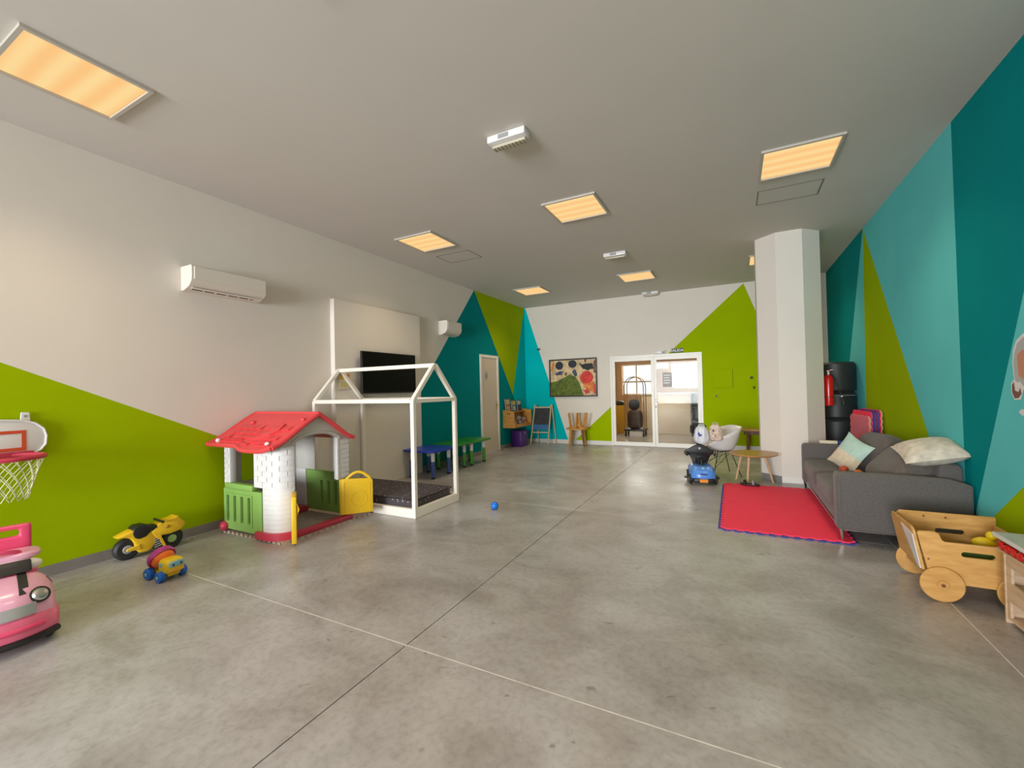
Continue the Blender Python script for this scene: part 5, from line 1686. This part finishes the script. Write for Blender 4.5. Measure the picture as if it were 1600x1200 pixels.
# ------------------------------------------------------------------ round table, chair and blue car by the pillar
tcx, tcy = 0.225, 7.165
t = Thing('round_table', 'low round oak table with splayed pale legs in front of the pillar', 'table', (tcx, tcy, 0))
t.part('tabletop', lathe(bmn(), [(0, 0.412), (0.29, 0.412), (0.318, 0.424), (0.32, 0.432), (0.315, 0.436), (0, 0.436)], 40, Matrix.Translation((tcx, tcy, 0))), M_oak)
for (fx, fy) in ((-0.0, 7.34), (0.144, 7.03), (0.478, 7.24)):
    a = Vector((fx, fy, 0))
    b = Vector((tcx + (fx - tcx) * 0.62, tcy + (fy - tcy) * 0.62, 0.411))
    t.part('leg', tube(bmn(), [a, b], [0.013, 0.021], 12), M_pine)

ccx, ccy = -0.20, 7.66
t = Thing('shell_armchair', 'white moulded shell armchair on black wire legs', 'chair', (ccx, ccy, 0), rz=-2.75)
# local +x is the front of the seat
bm = bmn()
nr, na = 12, 40
grid = []
for i in range(nr + 1):
    f = i / nr
    row = []
    for k in range(na):
        a = 2 * PI * k / na
        back = 0.5 - 0.5 * math.cos(a)         # 0 at the front, 1 at the back
        sidew = abs(math.sin(a))
        rim = 0.02 + 0.34 * back ** 1.5 + 0.16 * sidew ** 1.5 * (1 - 0.3 * back)
        rr = f ** 0.75 * (0.29 + 0.03 * sidew) * (1 + 0.10 * f ** 6 * sidew)
        z = 0.40 + rim * max(0, (f - 0.45) / 0.55) ** 1.7 + 0.012 * f
        row.append(bm.verts.new((rr * math.cos(a) * 0.95, rr * math.sin(a), z)) if i else None)
    grid.append(row)
c0 = bm.verts.new((0, 0, 0.40))
for k in range(na):
    quadface(bm, (c0, grid[1][k], grid[1][(k + 1) % na]))
for i in range(1, nr):
    for k in range(na):
        quadface(bm, (grid[i][k], grid[i + 1][k], grid[i + 1][(k + 1) % na], grid[i][(k + 1) % na]))
bmesh.ops.recalc_face_normals(bm, faces=bm.faces)
bmesh.ops.solidify(bm, geom=bm.faces[:], thickness=0.008)
t.part('seat_shell', bm, M_whitegl, auto=False)
ft = {}
for sx in (-1, 1):
    for sy in (-1, 1):
        ft[(sx, sy)] = ((sx * 0.10, sy * 0.12, 0.385), (sx * 0.21, sy * 0.22, 0.0))
        t.part('leg', tube(bmn(), ft[(sx, sy)], 0.007, 6), M_black)
for a, b in (((-1, -1), (1, 1)), ((-1, 1), (1, -1))):
    p, q = Vector(ft[a][0]), Vector(ft[b][1]) * 0.5 + Vector(ft[b][0]) * 0.5
    t.part('cross_wire', tube(bmn(), [p, q], 0.004, 6), M_black)
for s in (-1, 1):
    t.part('side_wire', tube(bmn(), [Vector(ft[(-1, s)][0]), Vector(ft[(1, s)][0]).lerp(Vector(ft[(1, s)][1]), 0.65)], 0.004, 6), M_black)
t.part('seat_mount', holed(bmn(), -0.11, 0.11, -0.13, 0.13, [(-0.095, 0.095, -0.115, 0.115)], (0, 0, 0.384), (1, 0, 0), (0, 1, 0), (0, 0, 0.012)), M_black, smooth=False)

# blue push car (local x = forward)
t = Thing('push_car', 'sky blue toddler push car with black seat and tall handle', 'toy car', (-0.46, 7.02, 0), rz=-1.40)
prof = [(-0.30, 0.09), (-0.30, 0.22), (-0.20, 0.245), (-0.10, 0.20), (0.02, 0.20), (0.08, 0.255), (0.18, 0.25), (0.27, 0.20), (0.30, 0.13), (0.29, 0.085)]
bd = t.part('body', car_body(bmn(), prof, 0.165, 0.06), M_blue, angle=0.9)
t.part('front_bumper', softbox(bmn(), 0.10, 0.30, 0.075, Matrix.Translation((0.245, 0, 0.065)), 8, 4), M_black)
t.part('number_plate', rbox(0.2955, 0.300, -0.055, 0.055, 0.04, 0.088, 0.002, 1), mat('orange_plate', (0.80, 0.25, 0.02), 0.5))
for s in (-1, 1):
    t.part('headlight', sphere(bmn(), (0.215, s * 0.10, 0.195), 0.028, 10, (1, 1, 0.8)), M_cyan, bd)
    for x in (-0.20, 0.18):
        w = t.part('wheel', wheel(bmn(), (x, s * 0.165, 0.07), (0, 1, 0), 0.07, 0.05), M_rubber)
        t.part('hub', wheel(bmn(), (x, s * 0.165, 0.07), (0, 1, 0), 0.035, 0.056), M_silver, w)
t.part('bonnet_badge', softbox(bmn(), 0.03, 0.05, 0.03, Matrix.Translation((0.235, 0, 0.235)), 6, 4), M_cyan, bd)
t.part('intake', softbox(bmn(), 0.02, 0.10, 0.022, Matrix.Translation((0.283, 0, 0.155)), 6, 4), mat('navy_intake', (0.02, 0.04, 0.16), 0.4), bd)
back = [(-0.09, 0.20), (0.09, 0.20), (0.11, 0.28), (0.14, 0.35), (0.19, 0.385), (0.215, 0.39), (0.215, 0.435), (0.16, 0.455), (0.11, 0.49), (0.05, 0.525), (-0.05, 0.525), (-0.11, 0.49), (-0.16, 0.455), (-0.215, 0.435), (-0.215, 0.39), (-0.19, 0.385), (-0.14, 0.35), (-0.11, 0.28)]
br = t.part('backrest', soften(prism(bmn(), back, (-0.22, 0, 0), (0, 1, 0), (0, 0, 1), (0.05, 0, 0)), 0.015), M_black)
t.part('backrest_badge', cyl(bmn(), (-0.17, 0, 0.47), (-0.164, 0, 0.47), 0.018, seg=14), M_silver, br)
for s_ in (-1, 1):
    t.part('side_grip', tube(bmn(), [(-0.19, s_ * 0.20, 0.412), (-0.10, s_ * 0.205, 0.405), (-0.03, s_ * 0.19, 0.39)], [0.024, 0.022, 0.018], 8), M_black)
t.part('steering_wheel', tube(bmn(), [(0.05 + 0.025 * math.cos(a * PI / 8), 0.075 * math.sin(a * PI / 8), 0.325 + 0.06 * math.cos(a * PI / 8)) for a in range(16)], 0.013, 6, closed=True), M_black)
t.part('steering_column', cyl(bmn(), (0.07, 0, 0.23), (0.05, 0, 0.32), 0.014), M_black)
t.part('handle_post', bar(bmn(), (-0.20, 0, 0.5), (-0.27, 0, 0.80), 0.075, 0.03), M_black)
t.part('handle_grip', tube(bmn(), [(-0.25, -0.10, 0.70), (-0.275, -0.10, 0.80), (-0.28, -0.07, 0.83), (-0.28, 0.07, 0.83), (-0.275, 0.10, 0.80), (-0.25, 0.10, 0.70)], 0.02, 8), M_black)
t.part('foot_pedal', box(bmn(), -0.05, 0.05, -0.24, -0.19, 0.05, 0.07), M_black, smooth=False)
t.part('foot_pedal', box(bmn(), -0.05, 0.05, 0.19, 0.24, 0.05, 0.07), M_black, smooth=False)


def carrier(name, label, c, w, h, dp, m, mp, seed, rz):
    t = Thing(name, label, 'bag', (c[0], c[1], c[2]), rz=rz)
    rnd = random.Random(seed)
    bm = softbox(bmn(), w, dp, h, Matrix.Translation((0, 0, h / 2)), 14, 3.2, 0.05, seed)
    for v in bm.verts:
        f = v.co.z / h
        v.co.x *= 1.08 - 0.45 * max(0, f - 0.45)
        v.co.y += 0.012 * math.sin(v.co.x * 60 + seed) * (1 - abs(f - 0.5))
    b = t.part('bag_body', bm, m)
    for k in range(3):
        px, pz = rnd.uniform(-0.25, 0.25) * w, h * rnd.uniform(0.3, 0.65)
        t.part('print', softbox(bmn(), w * 0.28, dp * 1.04, h * 0.16, Matrix.Translation((px, 0, pz)) @ Matrix.Rotation(rnd.uniform(-0.6, 0.6), 4, 'Y'), 6, 3), mp[k % len(mp)], b)
    t.part('bag_handle', tube(bmn(), [(-w * 0.25, 0, h * 0.95), (-w * 0.15, 0, h * 1.12), (w * 0.15, 0, h * 1.12), (w * 0.25, 0, h * 0.95)], 0.008, 6), m)
    return t


carrier('carrier_bag', 'white plastic bag with blue print hanging on the push car handle', (-0.455, 7.20, 0.545), 0.20, 0.26, 0.09, mat('white_plastic_film', (0.66, 0.67, 0.70), 0.35), [mat('blue_print', (0.05, 0.08, 0.40), 0.5), P_navy], 3, 0.1)
carrier('carrier_bag', 'beige patterned cloth bag hanging right of the white bag', (-0.262, 7.27, 0.58), 0.18, 0.25, 0.09, mat('beige_print_cloth', (0.60, 0.48, 0.40), 0.8, var=0.4, vscale=25), [P_brown, P_or, M_pink], 8, -0.25)

# small wooden side table at the far wall, half behind the pillar
t = Thing('side_table', 'small wooden side table at the far wall, half hidden by the pillar', 'table', (0.42, 10.2, 0))
t.part('tabletop', rbox(0.11, 0.75, 9.98, 10.45, 0.475, 0.51, 0.006), M_oak)
t.part('apron', box(bmn(), 0.17, 0.69, 10.02, 10.41, 0.40, 0.4745), M_walnut, smooth=False)
for (x, y) in ((0.23, 10.06), (0.65, 10.06), (0.23, 10.37), (0.65, 10.37)):
    t.part('leg', tube(bmn(), [(x + (0.03 if x < 0.4 else -0.03), y, 0.40), (x, y, 0)], [0.035, 0.02], 8), M_walnut)


# wooden stools, one stacked upside down
def stool(label, c, z0, flip, rz, r):
    t = Thing('wooden_stool', label, 'stool', (c[0], c[1], z0), rz=rz, group='stacked wooden stools by the far wall')
    s = -1 if flip else 1
    zz = lambda z: (0.37 - z) if flip else z
    hgt = 0.44 if not flip else 0.37
    top = 0.44 if not flip else 0.37
    m4 = Matrix.Identity(4)
    if flip:
        t.part('seat', soften(prism(bmn(), disc_poly((0, 0), r, 24), (0, 0, 0.0), (1, 0, 0), (0, 1, 0), (0, 0, 0.03)), 0.006), M_orwood)
    else:
        t.part('seat', soften(prism(bmn(), disc_poly((0, 0), r, 28), (0, 0, 0.41), (1, 0, 0), (0, 1, 0), (0, 0, 0.032)), 0.006), M_orwood)
    for k in range(4):
        a = PI / 4 + k * PI / 2
        if flip:
            p, q = (0.09 * math.cos(a), 0.09 * math.sin(a), 0.031), (0.15 * math.cos(a), 0.15 * math.sin(a), 0.37)
            t.part('leg', tube(bmn(), [p, q], [0.026, 0.018], 10), M_orwood)
        else:
            p, q = (r * 0.72 * math.cos(a), r * 0.72 * math.sin(a), 0.409), (r * 0.95 * math.cos(a), r * 0.95 * math.sin(a), 0)
            t.part('leg', tube(bmn(), [p, q], [0.032, 0.02], 10), M_orwood if k != 3 else M_walnut)


stool('wide orange wooden stool standing under the painting', (-3.50, 10.27), 0, False, 0.2, 0.275)
stool('small wooden stool upside down on the wide stool, left of the pair', (-3.59, 10.25), 0.4425, True, 0.25, 0.11)
stool('small wooden stool upside down on the wide stool, right of the pair', (-3.36, 10.25), 0.4425, True, 0.6, 0.11)

# blackboard easel
t = Thing('easel', 'white framed children\'s blackboard easel in the turquoise corner', 'easel', (-4.48, 10.28, 0))
fl, fr_, tl, tr = Vector((-4.74, 10.16, 0)), Vector((-4.27, 10.20, 0)), Vector((-4.68, 10.36, 1.02)), Vector((-4.24, 10.40, 1.02))
for a, b in ((fl, tl), (fr_, tr)):
    t.part('front_leg', bar(bmn(), a, b, 0.028, 0.02, upv=(0, 1, 0)), M_palewd, smooth=False)
for a, b in (((-4.66, 10.53, 0), tl + Vector((0.01, 0.03, 0))), ((-4.17, 10.545, 0), tr + Vector((0.01, 0.03, 0)))):
    t.part('rear_leg', bar(bmn(), a, b, 0.026, 0.02, upv=(0, 1, 0)), M_palewd, smooth=False)
ev = lambda f, g: (fl.lerp(tl, f)).lerp(fr_.lerp(tr, f), g)
nrm = (tr - tl).cross(tl - fl).normalized()
for f, w in ((0.93, 0.03), (0.30, 0.025)):
    t.part('cross_bar', bar(bmn(), ev(f, 0.03), ev(f, 0.97), 0.02, w, upv=(0, 0.2, 1)), M_palewd, smooth=False)


def epanel(nm, f0, f1, m):
    bm = bmn()
    q = [ev(f0, 0.04), ev(f0, 0.96), ev(f1, 0.96), ev(f1, 0.04)]
    a = [bm.verts.new(p - nrm * 0.006) for p in q]
    b = [bm.verts.new(p + nrm * 0.006) for p in q]
    quadface(bm, a)
    quadface(bm, b[::-1])
    for i in range(4):
        quadface(bm, (a[i], b[i], b[(i + 1) % 4], a[(i + 1) % 4]))
    return t.part(nm, bm, m, smooth=False)


epanel('blackboard', 0.50, 0.905, mat('blackboard', (0.018, 0.022, 0.024), 0.6, var=0.5, vscale=8))
epanel('lower_tray_panel', 0.37, 0.495, mat('blue_tray', (0.015, 0.12, 0.28), 0.5))

# purple storage box
t = Thing('storage_box', 'purple plastic storage box under the book rack', 'storage box', (-4.87, 9.78, 0))
bm = prism(bmn(), [(-0.145, -0.20), (0.125, -0.20), (0.145, -0.18), (0.145, 0.18), (0.125, 0.20), (-0.145, 0.20)], (-4.87, 9.78, 0), (1, 0, 0), (0, 1, 0), (0, 0, 0.36))
t.part('body', soften(bm, 0.012), M_purple)
t.part('lid', rbox(-5.02, -4.715, 9.565, 9.995, 0.361, 0.395, 0.008), M_purple)
t.part('lid_clip', rbox(-4.7245, -4.712, 9.72, 9.84, 0.30, 0.36, 0.004, 1), mat('lilac_plastic', (0.2, 0.12, 0.32), 0.4))

# book rack on the left wall
t = Thing('book_rack', 'orange pine book rack on the left wall near the corner', 'book rack', (XL, 9.72, 0.48))
ry0, ry1 = 9.22, 10.22
rx = -4.72
sidep = [(XL + 0.001, 0.50), (rx, 0.50), (rx - 0.01, 0.90), (XL + 0.001, 0.94)]
for y in (ry0, ry1 - 0.022):
    sp = t.part('side_panel', prism(bmn(), sidep, (0, y, 0), (1, 0, 0), (0, 0, 1), (0, 0.022, 0)), M_orwood, smooth=False)
    if y == ry0:
        t.part('grip_slot', rbox(-4.93, -4.83, ry0 - 0.002, ry0 - 0.0003, 0.835, 0.86, 0.0006, 1), M_walnut, sp)
t.part('bottom_shelf', box(bmn(), XL + 0.001, rx, ry0 + 0.0225, ry1 - 0.0225, 0.50, 0.522), M_orwood, smooth=False)
t.part('front_lip', box(bmn(), rx - 0.016, rx, ry0 + 0.0225, ry1 - 0.0225, 0.523, 0.58), M_orwood, smooth=False)
t.part('back_board', box(bmn(), XL + 0.001, XL + 0.014, ry0 + 0.0225, ry1 - 0.0225, 0.523, 0.93), M_orwood, smooth=False)
t.part('upper_step', box(bmn(), XL + 0.015, -4.90, ry0 + 0.0225, ry1 - 0.0225, 0.86, 0.88), M_orwood, smooth=False)
covers = [((0.25, 0.12, 0.14), (0.5, 0.4, 0.15)), ((0.10, 0.16, 0.16), (0.55, 0.38, 0.08)), ((0.05, 0.05, 0.05), (0.55, 0.52, 0.45)), ((0.30, 0.14, 0.08), (0.12, 0.06, 0.05)), ((0.08, 0.07, 0.08), (0.40, 0.35, 0.32)), ((0.25, 0.05, 0.06), (0.45, 0.40, 0.35))]
bspec = [(9.28, 0.26, 0.885, 0.32, -4.975, 'tall pink grey picture book at the left of the rack top'), (9.60, 0.24, 0.885, 0.28, -4.97, 'yellow topped picture book in the middle of the rack top'),
         (9.90, 0.22, 0.885, 0.28, -4.96, 'pale bordered dark picture book at the right of the rack top'), (9.28, 0.26, 0.585, 0.24, -4.80, 'brown picture book at the left inside the rack'),
         (9.60, 0.24, 0.585, 0.27, -4.80, 'grey picture book in the middle inside the rack'), (9.90, 0.22, 0.585, 0.22, -4.80, 'dark red picture book at the right inside the rack')]
for i, (y, w, z, h, x, lab) in enumerate(bspec):
    if z < 0.8:
        z = 0.523
    b = Thing('picture_book', lab, 'book', (x, y + w / 2, z), group='picture books on the wall rack')
    u = Vector((0, 1, 0))
    v = Vector((-0.10, 0, 0.995)) if z > 0.8 else Vector((-0.25, 0, 0.968))
    nn = Vector((v.z, 0, -v.x))
    o_ = Vector((x, y, z + 0.004))
    b.part('pages', prism(bmn(), [(0.004, 0.004), (w - 0.004, 0.004), (w - 0.004, h - 0.004), (0.004, h - 0.004)], o_ - nn * 0.014, u, v, nn * 0.012), M_whitegl, smooth=False)
    cvr = b.part('cover', prism(bmn(), [(0, 0), (w, 0), (w, h), (0, h)], o_ - nn * 0.0018, u, v, nn * 0.003), mat('book_cover_' + 'abcdef'[i], covers[i][0], 0.5, var=0.7, vscale=14), smooth=False)
    b.part('cover_print', prism(bmn(), [(0.02, h * 0.55), (w - 0.03, h * 0.6), (w - 0.03, h - 0.03), (0.03, h - 0.02)], o_ + nn * 0.0013, u, v, nn * 0.001), mat('book_print_' + 'abcdef'[i], covers[i][1], 0.5, var=0.6, vscale=20), cvr, smooth=False)
    b.part('cover_print', prism(bmn(), [(w * 0.2, h * 0.1), (w * 0.75, h * 0.08), (w * 0.8, h * 0.42), (w * 0.3, h * 0.45)], o_ + nn * 0.0013, u, v, nn * 0.001), mat('book_print_' + 'bcdefa'[i], covers[(i + 1) % 6][1], 0.5, var=0.6, vscale=20), cvr, smooth=False)
